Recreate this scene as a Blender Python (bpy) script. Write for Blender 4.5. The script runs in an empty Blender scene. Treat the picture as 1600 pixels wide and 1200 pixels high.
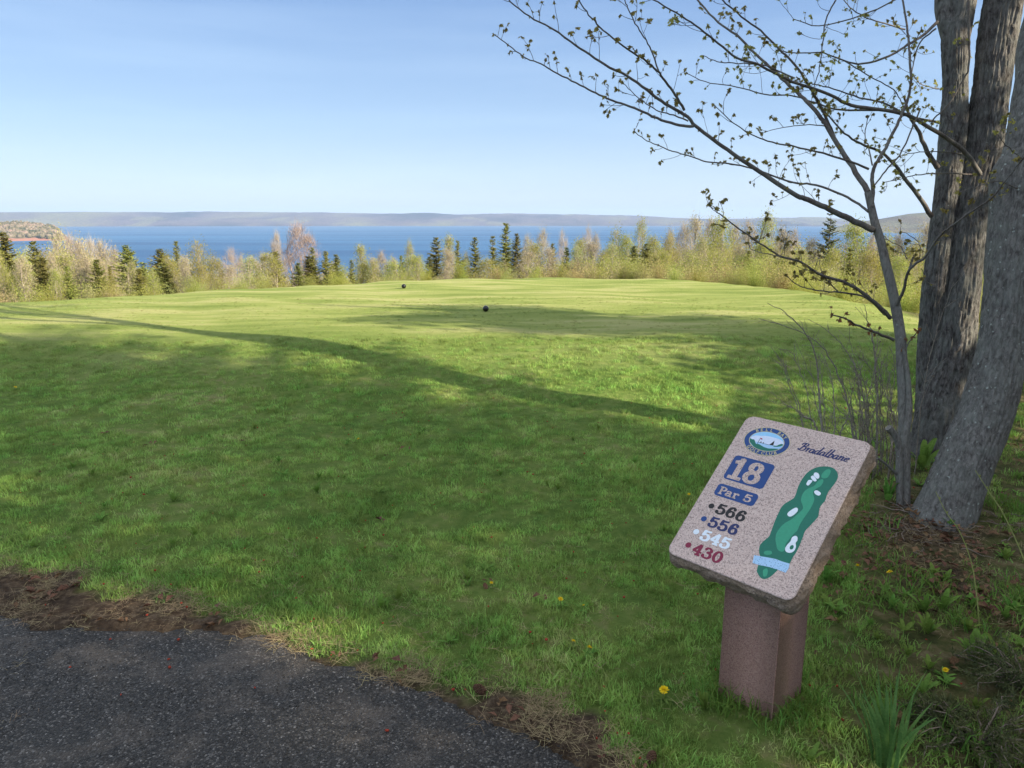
import bpy, math, random
import numpy as np
from mathutils import Vector, Matrix, noise
from mathutils.geometry import tessellate_polygon
R = math.radians
S = bpy.context.scene
COL = S.collection

# ------------------------------------------------------------------ camera, world, sun, exposure
CAM_H = 1.6
FPX = 1156.0                       # focal length in pixels of the 1600 px wide photograph
PITCH = math.atan(254 / FPX)
cam_data = bpy.data.cameras.new("camera")
cam = bpy.data.objects.new("camera", cam_data)
COL.objects.link(cam)
cam.location = (0, 0, CAM_H)
cam.rotation_euler = (math.pi / 2 - PITCH, 0, 0)
cam_data.sensor_width = 36
cam_data.lens = 36 * FPX / 1600
cam_data.clip_start = 0.05
cam_data.clip_end = 40000
S.camera = cam

SUN_EL, SUN_AZ = R(24), R(115)      # azimuth clockwise from +Y
SUN_DIR = Vector((math.sin(SUN_AZ) * math.cos(SUN_EL), math.cos(SUN_AZ) * math.cos(SUN_EL), math.sin(SUN_EL)))
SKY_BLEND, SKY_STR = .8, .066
w = bpy.data.worlds.new("World")
S.world = w
w.use_nodes = True
nt = w.node_tree
sky = nt.nodes.new("ShaderNodeTexSky")
sky.sky_type = 'NISHITA'
sky.sun_disc = False
sky.sun_elevation = SUN_EL
sky.sun_rotation = SUN_AZ
sky.altitude = 0
sky.air_density = 1.0
sky.dust_density = 0.6
sky.ozone_density = 1.6
bg = nt.nodes["Background"]
# clear spring sky: the physical sky blended with a blue ramp set by eye, paler towards the horizon, faint cirrus
tcw = nt.nodes.new("ShaderNodeTexCoord"); sxw = nt.nodes.new("ShaderNodeSeparateXYZ"); nt.links.new(tcw.outputs["Generated"], sxw.inputs[0])
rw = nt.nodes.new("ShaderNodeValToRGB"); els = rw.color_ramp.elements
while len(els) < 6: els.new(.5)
for e_, (p_, c_) in zip(els, [(0, (3.25, 3.85, 4.6)), (.03, (2.85, 3.55, 4.45)), (.12, (1.75, 2.6, 3.95)), (.26, (1.0, 1.72, 3.2)), (.55, (4.4, 4.9, 5.6)), (1, (5.8, 5.9, 6.0))]):  # last two stops, above the view, brightened as added fill for the shaded lawn
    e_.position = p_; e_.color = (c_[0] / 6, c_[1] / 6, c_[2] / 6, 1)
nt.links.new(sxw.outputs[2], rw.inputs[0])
mpw = nt.nodes.new("ShaderNodeMapping"); mpw.inputs["Scale"].default_value = (1.2, 1.2, 14); nt.links.new(tcw.outputs["Generated"], mpw.inputs[0])
nw = nt.nodes.new("ShaderNodeTexNoise"); nw.inputs["Scale"].default_value = 1.6; nw.inputs["Detail"].default_value = 6; nt.links.new(mpw.outputs[0], nw.inputs["Vector"])
cw = nt.nodes.new("ShaderNodeValToRGB"); cw.color_ramp.elements[0].position = .48; cw.color_ramp.elements[0].color = (0, 0, 0, 1); cw.color_ramp.elements[1].position = .75; cw.color_ramp.elements[1].color = (.16, .16, .16, 1)
nt.links.new(nw.outputs[0], cw.inputs[0])
def wmix(fac, a, b_, mode='MIX'):
    m_ = nt.nodes.new("ShaderNodeMix"); m_.data_type = 'RGBA'; m_.blend_type = mode
    for i_, x_ in ((0, fac), (6, a), (7, b_)):
        if hasattr(x_, 'node'): nt.links.new(x_, m_.inputs[i_])
        elif isinstance(x_, (int, float)): m_.inputs[i_].default_value = x_
        else: m_.inputs[i_].default_value = (*x_, 1)
    return m_.outputs[2]
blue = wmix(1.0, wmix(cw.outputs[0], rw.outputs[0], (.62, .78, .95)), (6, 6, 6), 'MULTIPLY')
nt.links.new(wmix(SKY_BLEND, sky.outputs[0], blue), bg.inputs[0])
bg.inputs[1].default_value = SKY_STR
sd = bpy.data.lights.new("sun", 'SUN')
sd.energy = 3.2
sd.angle = R(0.53)
sd.color = (1.0, 0.88, 0.68)
sun = bpy.data.objects.new("sun", sd)
sun.rotation_euler = SUN_DIR.to_track_quat('Z', 'Y').to_euler()
sun.location = (20, -10, 15)
COL.objects.link(sun)
S.view_settings.view_transform = 'Standard'
S.view_settings.look = 'None'
S.view_settings.gamma = 1
S.view_settings.exposure = 1.8
S.cycles.use_denoising = True
S.cycles.max_bounces = 6
S.cycles.transparent_max_bounces = 8
S.cycles.volume_bounces = 0

CP, SP = math.cos(PITCH), math.sin(PITCH)
def ray(px, py):
    x = (px - 800) / FPX; v = (600 - py) / FPX
    return np.array([x, CP + v * SP, -SP + v * CP])
def P(px, py, depth):               # a point seen at a pixel of the photograph, at a distance of its own
    return ray(px, py) * depth + np.array([0, 0, CAM_H])
def G(px, py, h=0.0):
    d = ray(px, py); k = (h - CAM_H) / d[2]
    return d * k + np.array([0, 0, CAM_H])

# ------------------------------------------------------------------ object helpers
def tag(o, label=None, cat=None, group=None, kind=None):
    if label: o["label"] = label
    if cat: o["category"] = cat
    if group: o["group"] = group
    if kind: o["kind"] = kind
    return o
def empty(name, loc=(0, 0, 0), rz=0.0):
    o = bpy.data.objects.new(name, None)
    o.empty_display_size = 0.1
    o.location = loc; o.rotation_euler = (0, 0, rz)
    COL.objects.link(o)
    return o

class MB:
    """collects geometry for ONE mesh object"""
    def __init__(s):
        s.v = []; s.f3 = []; s.f4 = []; s.ng = []; s.n = 0
    def add(s, V, F):
        V = np.asarray(V, float).reshape(-1, 3); F = np.asarray(F, int)
        s.v.append(V)
        if F.shape[1] == 3: s.f3.append(F + s.n)
        else: s.f4.append(F + s.n)
        s.n += len(V)
    def poly(s, V):
        V = np.asarray(V, float)
        tris = tessellate_polygon([[Vector(p) for p in V]])
        if len(tris): s.add(V, np.array(tris))
    def tube(s, pts, rad, sides=8, cap=True):
        pts = np.asarray(pts, float); n = len(pts)
        rad = np.broadcast_to(np.asarray(rad, float), (n,))
        t = np.gradient(pts, axis=0); t /= np.linalg.norm(t, axis=1)[:, None] + 1e-12
        a = np.array([0, 0, 1.0]) if abs(t[0][2]) < .9 else np.array([1.0, 0, 0])
        V = []
        u = np.cross(t[0], a); u /= np.linalg.norm(u)
        ang = np.arange(sides) * 2 * math.pi / sides
        for i in range(n):
            u = u - t[i] * (u @ t[i]); u /= np.linalg.norm(u) + 1e-12
            w_ = np.cross(t[i], u)
            V.append(pts[i] + rad[i] * (np.cos(ang)[:, None] * u + np.sin(ang)[:, None] * w_))
        V = np.concatenate(V)
        i = np.arange(n - 1)[:, None] * sides; j = np.arange(sides)[None]; k = (j + 1) % sides
        F = np.stack([i + j, i + k, i + sides + k, i + sides + j], -1).reshape(-1, 4)
        s.add(V, F)
        if cap:
            s.add(np.vstack([V[-sides:], pts[-1]]), [[q, (q + 1) % sides, sides] for q in range(sides)])
    def quads(s, Q):                 # Q: (n,4,3)
        Q = np.asarray(Q, float); n = len(Q)
        if n: s.add(Q.reshape(-1, 3), np.arange(4 * n).reshape(n, 4))
    def tris(s, Q):
        Q = np.asarray(Q, float); n = len(Q)
        if n: s.add(Q.reshape(-1, 3), np.arange(3 * n).reshape(n, 3))
    def mesh(s, name, mat, smooth=False):
        me = bpy.data.meshes.new(name)
        V = np.concatenate(s.v) if s.v else np.zeros((0, 3))
        f3 = np.concatenate(s.f3) if s.f3 else np.zeros((0, 3), int)
        f4 = np.concatenate(s.f4) if s.f4 else np.zeros((0, 4), int)
        me.vertices.add(len(V)); me.vertices.foreach_set("co", V.ravel().astype(np.float32))
        L = np.concatenate([f3.ravel(), f4.ravel()])
        me.loops.add(len(L)); me.loops.foreach_set("vertex_index", L.astype(np.int32))
        st = np.concatenate([np.arange(len(f3)) * 3, len(f3) * 3 + np.arange(len(f4)) * 4])
        me.polygons.add(len(st)); me.polygons.foreach_set("loop_start", st.astype(np.int32))
        me.update(calc_edges=True)
        me.validate()
        if smooth: me.shade_smooth()
        me.materials.append(mat)
        return me
    def build(s, name, mat, parent=None, smooth=False):
        o = bpy.data.objects.new(name, s.mesh(name, mat, smooth))
        COL.objects.link(o)
        if parent: o.parent = parent
        return o

# ------------------------------------------------------------------ materials
def new_mat(name):
    m = bpy.data.materials.new(name); m.use_nodes = True
    n = m.node_tree.nodes; b = n["Principled BSDF"]
    return m, n, m.node_tree.links, b
def setb(b, rough=None, spec=None, col=None, **k):
    if rough is not None: b.inputs["Roughness"].default_value = rough
    if spec is not None: b.inputs["Specular IOR Level"].default_value = spec
    if col is not None: b.inputs["Base Color"].default_value = (*col, 1)
def noise_n(n, l, vec, scale, detail=4, rough=.55, dist=0.0):
    t = n.new("ShaderNodeTexNoise"); t.inputs["Scale"].default_value = scale
    t.inputs["Detail"].default_value = detail; t.inputs["Roughness"].default_value = rough
    t.inputs["Distortion"].default_value = dist
    if vec is not None: l.new(vec, t.inputs["Vector"])
    return t.outputs["Fac"]
def ramp(n, l, fac, stops, interp='LINEAR'):
    r = n.new("ShaderNodeValToRGB"); e = r.color_ramp.elements
    r.color_ramp.interpolation = interp
    while len(e) < len(stops): e.new(0.5)
    for q, (p, c) in zip(e, stops):
        q.position = p; q.color = (*c, 1) if len(c) == 3 else c
    l.new(fac, r.inputs[0])
    return r.outputs[0]
def mixc(n, l, fac, a, b, mode='MIX'):
    m = n.new("ShaderNodeMix"); m.data_type = 'RGBA'; m.blend_type = mode
    def put(i, x):
        if hasattr(x, 'links') or hasattr(x, 'node'): l.new(x, m.inputs[i])
        elif isinstance(x, (int, float)): m.inputs[i].default_value = x
        else: m.inputs[i].default_value = (*x, 1)
    put(0, fac); put(6, a); put(7, b)
    return m.outputs[2]
def mathn(n, l, op, a, b=None):
    m = n.new("ShaderNodeMath"); m.operation = op
    for i, x in enumerate((a, b)):
        if x is None: continue
        if isinstance(x, (int, float)): m.inputs[i].default_value = x
        else: l.new(x, m.inputs[i])
    return m.outputs[0]
def bump(n, l, b, h, strength=.5, dist=.01, prev=None):
    u = n.new("ShaderNodeBump"); u.inputs["Strength"].default_value = strength
    u.inputs["Distance"].default_value = dist
    l.new(h, u.inputs["Height"])
    if prev is not None: l.new(prev, u.inputs["Normal"])
    l.new(u.outputs[0], b.inputs["Normal"])
    return u.outputs[0]
def pos(n):
    return n.new("ShaderNodeNewGeometry").outputs["Position"]
def objc(n):
    return n.new("ShaderNodeTexCoord").outputs["Object"]
def mapv(n, l, vec, scale):
    m = n.new("ShaderNodeMapping"); m.inputs["Scale"].default_value = scale
    l.new(vec, m.inputs["Vector"]); return m.outputs[0]
def add_transl(m, n, l, b, colsock, fac=.35):
    t = n.new("ShaderNodeBsdfTranslucent"); mx = n.new("ShaderNodeMixShader")
    mx.inputs[0].default_value = fac
    if hasattr(colsock, 'node'): l.new(colsock, t.inputs[0])
    else: t.inputs[0].default_value = (*colsock, 1)
    l.new(b.outputs[0], mx.inputs[1]); l.new(t.outputs[0], mx.inputs[2])
    l.new(mx.outputs[0], n["Material Output"].inputs[0])

def foliage_mat(name, c1, c2, vary=.25, transl=.35, scale=1.2):
    m, n, l, b = new_mat(name)
    oi = n.new("ShaderNodeObjectInfo").outputs["Random"]
    f = noise_n(n, l, objc(n), scale, 3)
    f2 = noise_n(n, l, objc(n), scale * 14, 2)
    ff = mathn(n, l, 'ADD', mathn(n, l, 'MULTIPLY', f, .55), mathn(n, l, 'MULTIPLY', f2, .45))
    c = ramp(n, l, ff, [(.36, c1), (.62, c2)])
    hs = n.new("ShaderNodeHueSaturation")
    l.new(mathn(n, l, 'ADD', mathn(n, l, 'MULTIPLY', oi, .05), .475), hs.inputs["Hue"])
    l.new(mathn(n, l, 'ADD', mathn(n, l, 'MULTIPLY', oi, vary), 1 - vary / 2), hs.inputs["Value"])
    l.new(c, hs.inputs["Color"])
    l.new(hs.outputs[0], b.inputs["Base Color"])
    setb(b, .75, .2)
    add_transl(m, n, l, b, hs.outputs[0], transl)
    return m
def plain(name, col, rough=.6, spec=.4, var=.12, scale=40, bmp=0.0):
    m, n, l, b = new_mat(name)
    f = noise_n(n, l, objc(n), scale, 4)
    c = ramp(n, l, f, [(.3, tuple(x * (1 - var) for x in col)), (.7, tuple(min(1, x * (1 + var)) for x in col))])
    l.new(c, b.inputs["Base Color"]); setb(b, rough, spec)
    if bmp: bump(n, l, b, f, bmp, .002)
    return m

# --- lawn colours shared by ground and blades: depends only on where one stands
def lawn_color(n, l, lift=1.0):
    p = pos(n)
    big = noise_n(n, l, p, .55, 4, .6)
    mid = noise_n(n, l, p, 3.2, 4, .6)
    sm = noise_n(n, l, p, 17, 3, .6)
    f = mathn(n, l, 'ADD', mathn(n, l, 'MULTIPLY', big, .36), mathn(n, l, 'ADD', mathn(n, l, 'MULTIPLY', mid, .32), mathn(n, l, 'MULTIPLY', sm, .32)))
    c = ramp(n, l, f, [(.36, tuple(lift * q for q in (.078, .142, .030))), (.46, tuple(lift * q for q in (.125, .200, .044))),
                       (.54, tuple(lift * q for q in (.180, .248, .062))), (.65, tuple(lift * q for q in (.29, .27, .125)))])
    sx = n.new("ShaderNodeSeparateXYZ"); l.new(p, sx.inputs[0])
    r_ = n.new("ShaderNodeMapRange"); l.new(sx.outputs[1], r_.inputs[0])
    r_.inputs[1].default_value = 7.0; r_.inputs[2].default_value = 9.4
    tee = ramp(n, l, noise_n(n, l, mapv(n, l, p, (.35, 1.6, 1)), 1.1, 5, .65),
               [(.36, (.20, .26, .065)), (.5, (.295, .345, .10)), (.62, (.42, .42, .17))])
    return mixc(n, l, r_.outputs[0], c, tee)

m_ground, n, l, b = new_mat("ground_turf")
gc = lawn_color(n, l, 1.0)
at = n.new("ShaderNodeAttribute"); at.attribute_name = "soil"
soilc = ramp(n, l, noise_n(n, l, pos(n), 22, 6, .7), [(.3, (.045, .032, .024)), (.5, (.10, .07, .048)), (.66, (.20, .15, .10))])
at2 = n.new("ShaderNodeAttribute"); at2.attribute_name = "rough"
roughc = ramp(n, l, noise_n(n, l, pos(n), 9, 6, .7), [(.32, (.05, .055, .022)), (.46, (.10, .11, .04)), (.54, (.15, .13, .06)), (.68, (.26, .21, .12))])
gc = mixc(n, l, at2.outputs["Fac"], gc, roughc)
gc = mixc(n, l, at.outputs["Fac"], gc, soilc)
l.new(gc, b.inputs["Base Color"]); setb(b, .95, .05)
bn = mathn(n, l, 'ADD', noise_n(n, l, pos(n), 60, 5, .75), mathn(n, l, 'MULTIPLY', noise_n(n, l, pos(n), 6, 3), .8))
bump(n, l, b, bn, .9, .04)

m_grass, n, l, b = new_mat("grass_blades")
gc = lawn_color(n, l, 2.0)
oi = n.new("ShaderNodeObjectInfo").outputs["Random"]
hs = n.new("ShaderNodeHueSaturation")
l.new(mathn(n, l, 'ADD', mathn(n, l, 'MULTIPLY', oi, .04), .48), hs.inputs["Hue"])
l.new(mathn(n, l, 'ADD', mathn(n, l, 'MULTIPLY', oi, .8), .6), hs.inputs["Value"]); l.new(gc, hs.inputs["Color"])
l.new(hs.outputs[0], b.inputs["Base Color"]); setb(b, .6, .25)
add_transl(m_grass, n, l, b, hs.outputs[0], .4)

m_straw = foliage_mat("dry_straw", (.16, .11, .06), (.42, .33, .19), .3, .2, 6)
m_litter = foliage_mat("dead_leaves", (.07, .035, .02), (.22, .12, .07), .3, .15, 9)
m_weed = foliage_mat("weed_leaves", (.11, .21, .035), (.22, .35, .07), .3, .35, 6)
m_daff = foliage_mat("daffodil_leaves", (.09, .22, .06), (.18, .34, .10), .1, .3, 8)
m_spruce = foliage_mat("spruce_needles", (.11, .135, .028), (.38, .37, .09), .35, .25, .8)
m_olive = foliage_mat("olive_needles", (.10, .115, .025), (.29, .28, .07), .3, .25, .8)
m_grey = foliage_mat("grey_green_needles", (.06, .075, .04), (.17, .18, .095), .2, .25, .8)
m_yg = foliage_mat("young_leaves", (.24, .27, .055), (.46, .45, .12), .25, .5, .6)
m_pale = foliage_mat("pale_young_leaves", (.26, .29, .09), (.46, .46, .16), .2, .5, .6)
m_red = foliage_mat("red_buds", (.29, .22, .10), (.46, .38, .18), .2, .3, .6)
m_tan = foliage_mat("tan_twigs", (.30, .26, .12), (.50, .45, .23), .2, .3, .6)
m_pinkbare = foliage_mat("bare_grey_twigs", (.30, .24, .20), (.46, .39, .33), .2, .1, .6)
m_palebark = plain("pale_bark", (.36, .31, .25), .85, .1, .3, 9)
m_darkbark = plain("dark_bark", (.14, .11, .085), .9, .1, .3, 9)

def bark_mat(name, dark, mid, light, lich=.62, zs=.22, sc=42, bstr=.9, bd=.012):
    m, n, l, b = new_mat(name)
    p = objc(n)
    st = mapv(n, l, p, (1, 1, zs))
    f1 = noise_n(n, l, st, sc, 6, .7, .6)
    f2 = noise_n(n, l, p, 9, 6, .7)
    c = ramp(n, l, f1, [(.36, dark), (.5, mid), (.66, light)])
    c = mixc(n, l, ramp(n, l, f2, [(.42, (0, 0, 0)), (.62, (1, 1, 1))]), c, mixc(n, l, .5, c, (.19, .20, .18)))
    vo = n.new("ShaderNodeTexVoronoi"); vo.inputs["Scale"].default_value = 27; l.new(p, vo.inputs["Vector"])
    sp = mathn(n, l, 'ADD', vo.outputs["Distance"], mathn(n, l, 'MULTIPLY', noise_n(n, l, p, 90, 3), .5))
    spots = ramp(n, l, sp, [(.36, (1, 1, 1)), (.42, (0, 0, 0))])
    gate = ramp(n, l, noise_n(n, l, p, 5.5, 3, .6), [(lich - .06, (0, 0, 0)), (lich + .03, (1, 1, 1))])
    c = mixc(n, l, mathn(n, l, 'MULTIPLY', spots, gate), c, (.30, .33, .30))
    l.new(c, b.inputs["Base Color"]); setb(b, .9, .15)
    bump(n, l, b, f1, bstr, bd)
    return m
m_bark_b = bark_mat("furrowed_bark", (.030, .026, .024), (.105, .096, .09), (.20, .19, .18), .62, .3, 52, 1, .015)
m_bark_c = bark_mat("smooth_grey_bark", (.055, .05, .046), (.125, .118, .11), (.22, .21, .195), .46, .35, 60, .6, .006)
m_bark_s = bark_mat("sapling_bark", (.09, .082, .072), (.155, .143, .13), (.23, .215, .195), .58, .3, 90, .4, .003)
m_branch = bark_mat("branch_bark", (.07, .055, .048), (.12, .10, .09), (.17, .15, .14), .7, .5, 90, .4, .002)
m_mleaf = foliage_mat("unfolding_maple_leaves", (.20, .16, .045), (.42, .40, .11), .3, .55, 9)
m_mleafred = foliage_mat("rusty_maple_leaves", (.16, .07, .03), (.30, .15, .06), .2, .4, 9)

# ------------------------------------------------------------------ terrain
rng = np.random.default_rng(7)
def sst(a, b, x):
    t = np.clip((x - a) / (b - a), 0, 1); return t * t * (3 - 2 * t)
EDGE = [(0, 475), (150, 466), (300, 456), (450, 448), (600, 440), (750, 436), (850, 434), (1000, 436), (1150, 444), (1250, 455), (1330, 470)]
ep = np.array([G(x, y, .3) for x, y in EDGE])
eth = np.degrees(np.arctan2(ep[:, 0], ep[:, 1])); er = np.hypot(ep[:, 0], ep[:, 1])
eth = np.concatenate([[-180, -95, -60, -45], eth, [28, 34, 60, 90, 180]])
er = np.concatenate([[26, 26, 17.5, 15.5], er, [13.8, 13.6, 16, 26, 26]])
def edge_d(x, y):
    th = np.degrees(np.arctan2(x, y)); r = np.hypot(x, y)
    return r - np.interp(th, eth, er)
WATER_Z = -36.0
def hfun(x, y):
    x = np.asarray(x, float); y = np.asarray(y, float)
    pl = .3 * sst(5.9, 8.7, y + .12 * x) * (1 - .85 * sst(4.6, 7.0, x - .12 * (y - 8)))
    d = np.maximum(edge_d(x, y), 0)
    drop = .26 * (np.sqrt(d * d + .16) - .4)
    drop = np.where(d > 30, drop, drop)
    und = .018 * np.sin(x * 1.3 + .5) * np.cos(y * .9 + 1) + .012 * np.sin(x * 2.9 + y * 1.7)
    mound = .035 * np.exp(-((x - 2.35) ** 2 + (y - 3.95) ** 2) / .22) + .02 * np.exp(-((x - 2.85) ** 2 + (y - 5.0) ** 2) / .3)
    h = pl - drop + und * sst(2.6, 4, np.hypot(x, y)) + mound
    # wooded slope that rises again on the left, well beyond the fairway
    lh = 11.5 * sst(-16, -75, x + .0 * y) * sst(55, 95, y) * (1 - sst(140, 240, y))
    return np.maximum(h + lh, WATER_Z - 6)
AX = [G(*q)[:2] for q in [(0, 968), (60, 985), (150, 982), (320, 985), (400, 1000), (520, 1038), (660, 1080), (760, 1120), (880, 1165), (940, 1210)]]
AX = np.array([(-7, 2.95), (-3, 2.85)] + [tuple(a) for a in AX] + [(.45, 1.4), (.7, .5), (1.2, -2), (3, -9)])
SX = [G(*q)[:2] for q in [(0, 893), (60, 897), (110, 905), (150, 925), (250, 930), (330, 955), (400, 985), (500, 1010), (600, 1040), (700, 1068), (800, 1080), (880, 1100), (960, 1150), (1010, 1200)]]
SX = np.array([(-7, 3.3), (-3, 3.25)] + [tuple(a) for a in SX] + [(.62, 1.4), (.9, .5), (1.5, -2), (3.3, -9)])
def n2(x, y, s, seed=0.0):
    x = np.atleast_1d(x); y = np.atleast_1d(y)
    return np.array([noise.fractal(Vector((a * s + seed, b * s - seed, seed)), 1.0, 2.0, 3) for a, b in zip(x.ravel(), y.ravel())]).reshape(x.shape)
def asph_d(x, y): return np.interp(x, AX[:, 0], AX[:, 1]) - y     # > 0 inside the path
def soil_d(x, y): return np.interp(x, SX[:, 0], SX[:, 1]) - y
def rough_f(x, y):                                                 # rank grass and weeds right of the sign, under the trees
    d = x - np.interp(y, [0, 1.6, 2.3, 3.2, 4.2, 5.5, 7, 9], [.75, .85, .95, 1.35, 1.95, 2.6, 3.7, 6])
    return sst(-.15, .45, d)

def axis(lo, hi, fine_lo, fine_hi, step, g=1.09):
    a = list(np.arange(fine_lo, fine_hi, step)); s = step; x = a[-1]
    while x < hi: s *= g; x += s; a.append(x)
    s = step; x = fine_lo; pre = []
    while x > lo: s *= g; x -= s; pre.append(x)
    return np.array(pre[::-1] + a)
gx = axis(-9000, 9000, -3.2, 3.2, .035, 1.055); gy = axis(-60, 900, 1.4, 5.5, .035, 1.045)
XX, YY = np.meshgrid(gx, gy)
ZZ = hfun(XX, YY)
near = (np.abs(XX) < 5) & (YY < 7) & (YY > .5)
nn = np.zeros_like(XX); nn[near] = n2(XX[near], YY[near], 3.1, 3.3)
nf = np.zeros_like(XX); nf[near] = n2(XX[near], YY[near], 14, 9.3)
soil = sst(-.06, .07, soil_d(XX, YY) + nn * .10 + nf * .07)
soil *= (XX < 3) * (YY < 4)
ad = asph_d(XX, YY)
ZZ += nf * .012 * (soil + .35) * near + nn * .015 * near
ZZ -= .035 * sst(-.02, .08, ad) * (YY < 5)
pile = np.exp(-(np.hypot(XX - 2.15, YY - 3.6) / .30) ** 2) + np.exp(-(np.hypot(XX - 1.98, YY - 3.05) / .22) ** 2)
soil = np.maximum(soil, np.clip(pile * 1.5 - .4 + nf * .8 * near, 0, 1) * (pile > .1))
rgh = rough_f(XX, YY) * (edge_d(XX, YY) < 0)
rgh = np.maximum(rgh, sst(.3, 2, edge_d(XX, YY)))
nrow, ncol = XX.shape
mb = MB()
ii = np.arange(nrow - 1)[:, None] * ncol + np.arange(ncol - 1)[None]
mb.add(np.stack([XX, YY, ZZ], -1).reshape(-1, 3), np.stack([ii, ii + 1, ii + ncol + 1, ii + ncol], -1).reshape(-1, 4))
ground = tag(mb.build("ground", m_ground, smooth=True), kind="structure")
for nm, arr in (("soil", soil), ("rough", rgh)):
    a_ = ground.data.attributes.new(nm, 'FLOAT', 'POINT'); a_.data.foreach_set("value", arr.ravel().astype(np.float32))

# asphalt path
m_asph, n, l, b = new_mat("asphalt")
p = pos(n)
v1 = n.new("ShaderNodeTexVoronoi"); v1.inputs["Scale"].default_value = 170; l.new(p, v1.inputs["Vector"])
sepc = n.new("ShaderNodeSeparateColor"); l.new(v1.outputs["Color"], sepc.inputs[0])
c = ramp(n, l, sepc.outputs[0], [(0, (.016, .0145, .013)), (.55, (.036, .032, .0285)), (.85, (.07, .063, .056)), (.97, (.13, .12, .11)), (1, (.26, .24, .22))])
dust = ramp(n, l, noise_n(n, l, p, 2.6, 6, .68), [(.50, (0, 0, 0)), (.72, (.8, .8, .8))])
c = mixc(n, l, dust, c, (.15, .12, .095))
l.new(c, b.inputs["Base Color"]); setb(b, .7, .35)
hgt = mathn(n, l, 'SUBTRACT', 1, v1.outputs["Distance"])
bump(n, l, b, hgt, 1, .006)
axx = np.arange(-7, 2.2, .03); ayy = np.arange(-3, 3.2, .03)
AXX, AYY = np.meshgrid(axx, ayy)
dd = asph_d(AXX, AYY)
nr = n2(AXX, AYY, 9, 4.4); nr2 = n2(AXX, AYY, 2.0, 1.4)
dd = dd + nr * .035 + nr2 * .03
az = .006 + .004 * nr2 - .05 * (1 - sst(-.035, .0, dd)) + .0015 * nr
mb = MB(); nrow, ncol = AXX.shape
keep = (np.maximum.reduce([dd[:-1, :-1], dd[1:, :-1], dd[:-1, 1:], dd[1:, 1:]]) > -.06)
ii = (np.arange(nrow - 1)[:, None] * ncol + np.arange(ncol - 1)[None])[keep]
mb.add(np.stack([AXX, AYY, az], -1).reshape(-1, 3), np.stack([ii, ii + 1, ii + ncol + 1, ii + ncol], -1).reshape(-1, 4))
tag(mb.build("path", m_asph, smooth=True), kind="structure")

# loose chips on the asphalt (relief)
m_chip, n, l, b = new_mat("stone_chips")
oi = n.new("ShaderNodeTexVoronoi"); oi.inputs["Scale"].default_value = 60; l.new(pos(n), oi.inputs["Vector"])
sc_ = n.new("ShaderNodeSeparateColor"); l.new(oi.outputs["Color"], sc_.inputs[0])
l.new(ramp(n, l, sc_.outputs[1], [(0, (.016, .0145, .013)), (.75, (.038, .034, .031)), (.95, (.09, .082, .072)), (1, (.34, .31, .28))]), b.inputs["Base Color"]); setb(b, .6, .4)
def icosmall():
    t = (1 + 5 ** .5) / 2
    V = np.array([(-1, t, 0), (1, t, 0), (-1, -t, 0), (1, -t, 0), (0, -1, t), (0, 1, t), (0, -1, -t), (0, 1, -t), (t, 0, -1), (t, 0, 1), (-t, 0, -1), (-t, 0, 1)], float)
    F = [(0, 11, 5), (0, 5, 1), (0, 1, 7), (0, 7, 10), (0, 10, 11), (1, 5, 9), (5, 11, 4), (11, 10, 2), (10, 7, 6), (7, 1, 8), (3, 9, 4), (3, 4, 2), (3, 2, 6), (3, 6, 8), (3, 8, 9), (4, 9, 5), (2, 4, 11), (6, 2, 10), (8, 6, 7), (9, 8, 1)]
    return V / np.linalg.norm(V[0]), np.array(F)
IV, IF = icosmall()
def pebbles(xy, z, size, jit=.3, flat=.55):
    N = len(xy)
    rot = rng.random(N) * 6.28
    V = IV[None] * (1 + jit * (rng.random((N, 12, 1)) - .5)) * size[:, None, None]
    V = V * np.stack([.8 + .5 * rng.random(N), .6 + .4 * rng.random(N), np.full(N, flat)], -1)[:, None]
    c_, s_ = np.cos(rot)[:, None], np.sin(rot)[:, None]
    X = V[..., 0] * c_ - V[..., 1] * s_ + xy[:, 0:1]; Y = V[..., 0] * s_ + V[..., 1] * c_ + xy[:, 1:2]
    Z = V[..., 2] + z[:, None]
    V = np.stack([X, Y, Z], -1).reshape(-1, 3)
    F = (IF[None] + 12 * np.arange(N)[:, None, None]).reshape(-1, 3)
    return V, F
q = rng.random((34000, 2)) * [4.6, 2.0] + [-3.6, .95]
q = q[asph_d(q[:, 0], q[:, 1]) > .0]
V, F = pebbles(q, np.full(len(q), .0065), .0014 + .0022 * rng.random(len(q)) ** 2)
mb = MB(); mb.add(V, F)
tag(mb.build("gravel_chips", m_chip), "fine dark stone chips bedded in the asphalt cart path", "gravel", kind="stuff")

# water
m_water, n, l, b = new_mat("lake_water")
p = pos(n)
wv = noise_n(n, l, mapv(n, l, p, (.02, .05, .05)), 3.0, 6, .7)
big = noise_n(n, l, mapv(n, l, p, (.0006, .004, 1)), 1.0, 4, .6)
l.new(ramp(n, l, big, [(.40, (.014, .078, .20)), (.60, (.042, .15, .31))]), b.inputs["Base Color"])
setb(b, .45, .16)
bump(n, l, b, wv, .6, 6)
mb = MB()
mb.add([(-26000, 40, WATER_Z), (26000, 40, WATER_Z), (26000, 9300, WATER_Z), (-26000, 9300, WATER_Z)], [[0, 1, 2, 3]])
tag(mb.build("water", m_water), kind="structure")

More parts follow.
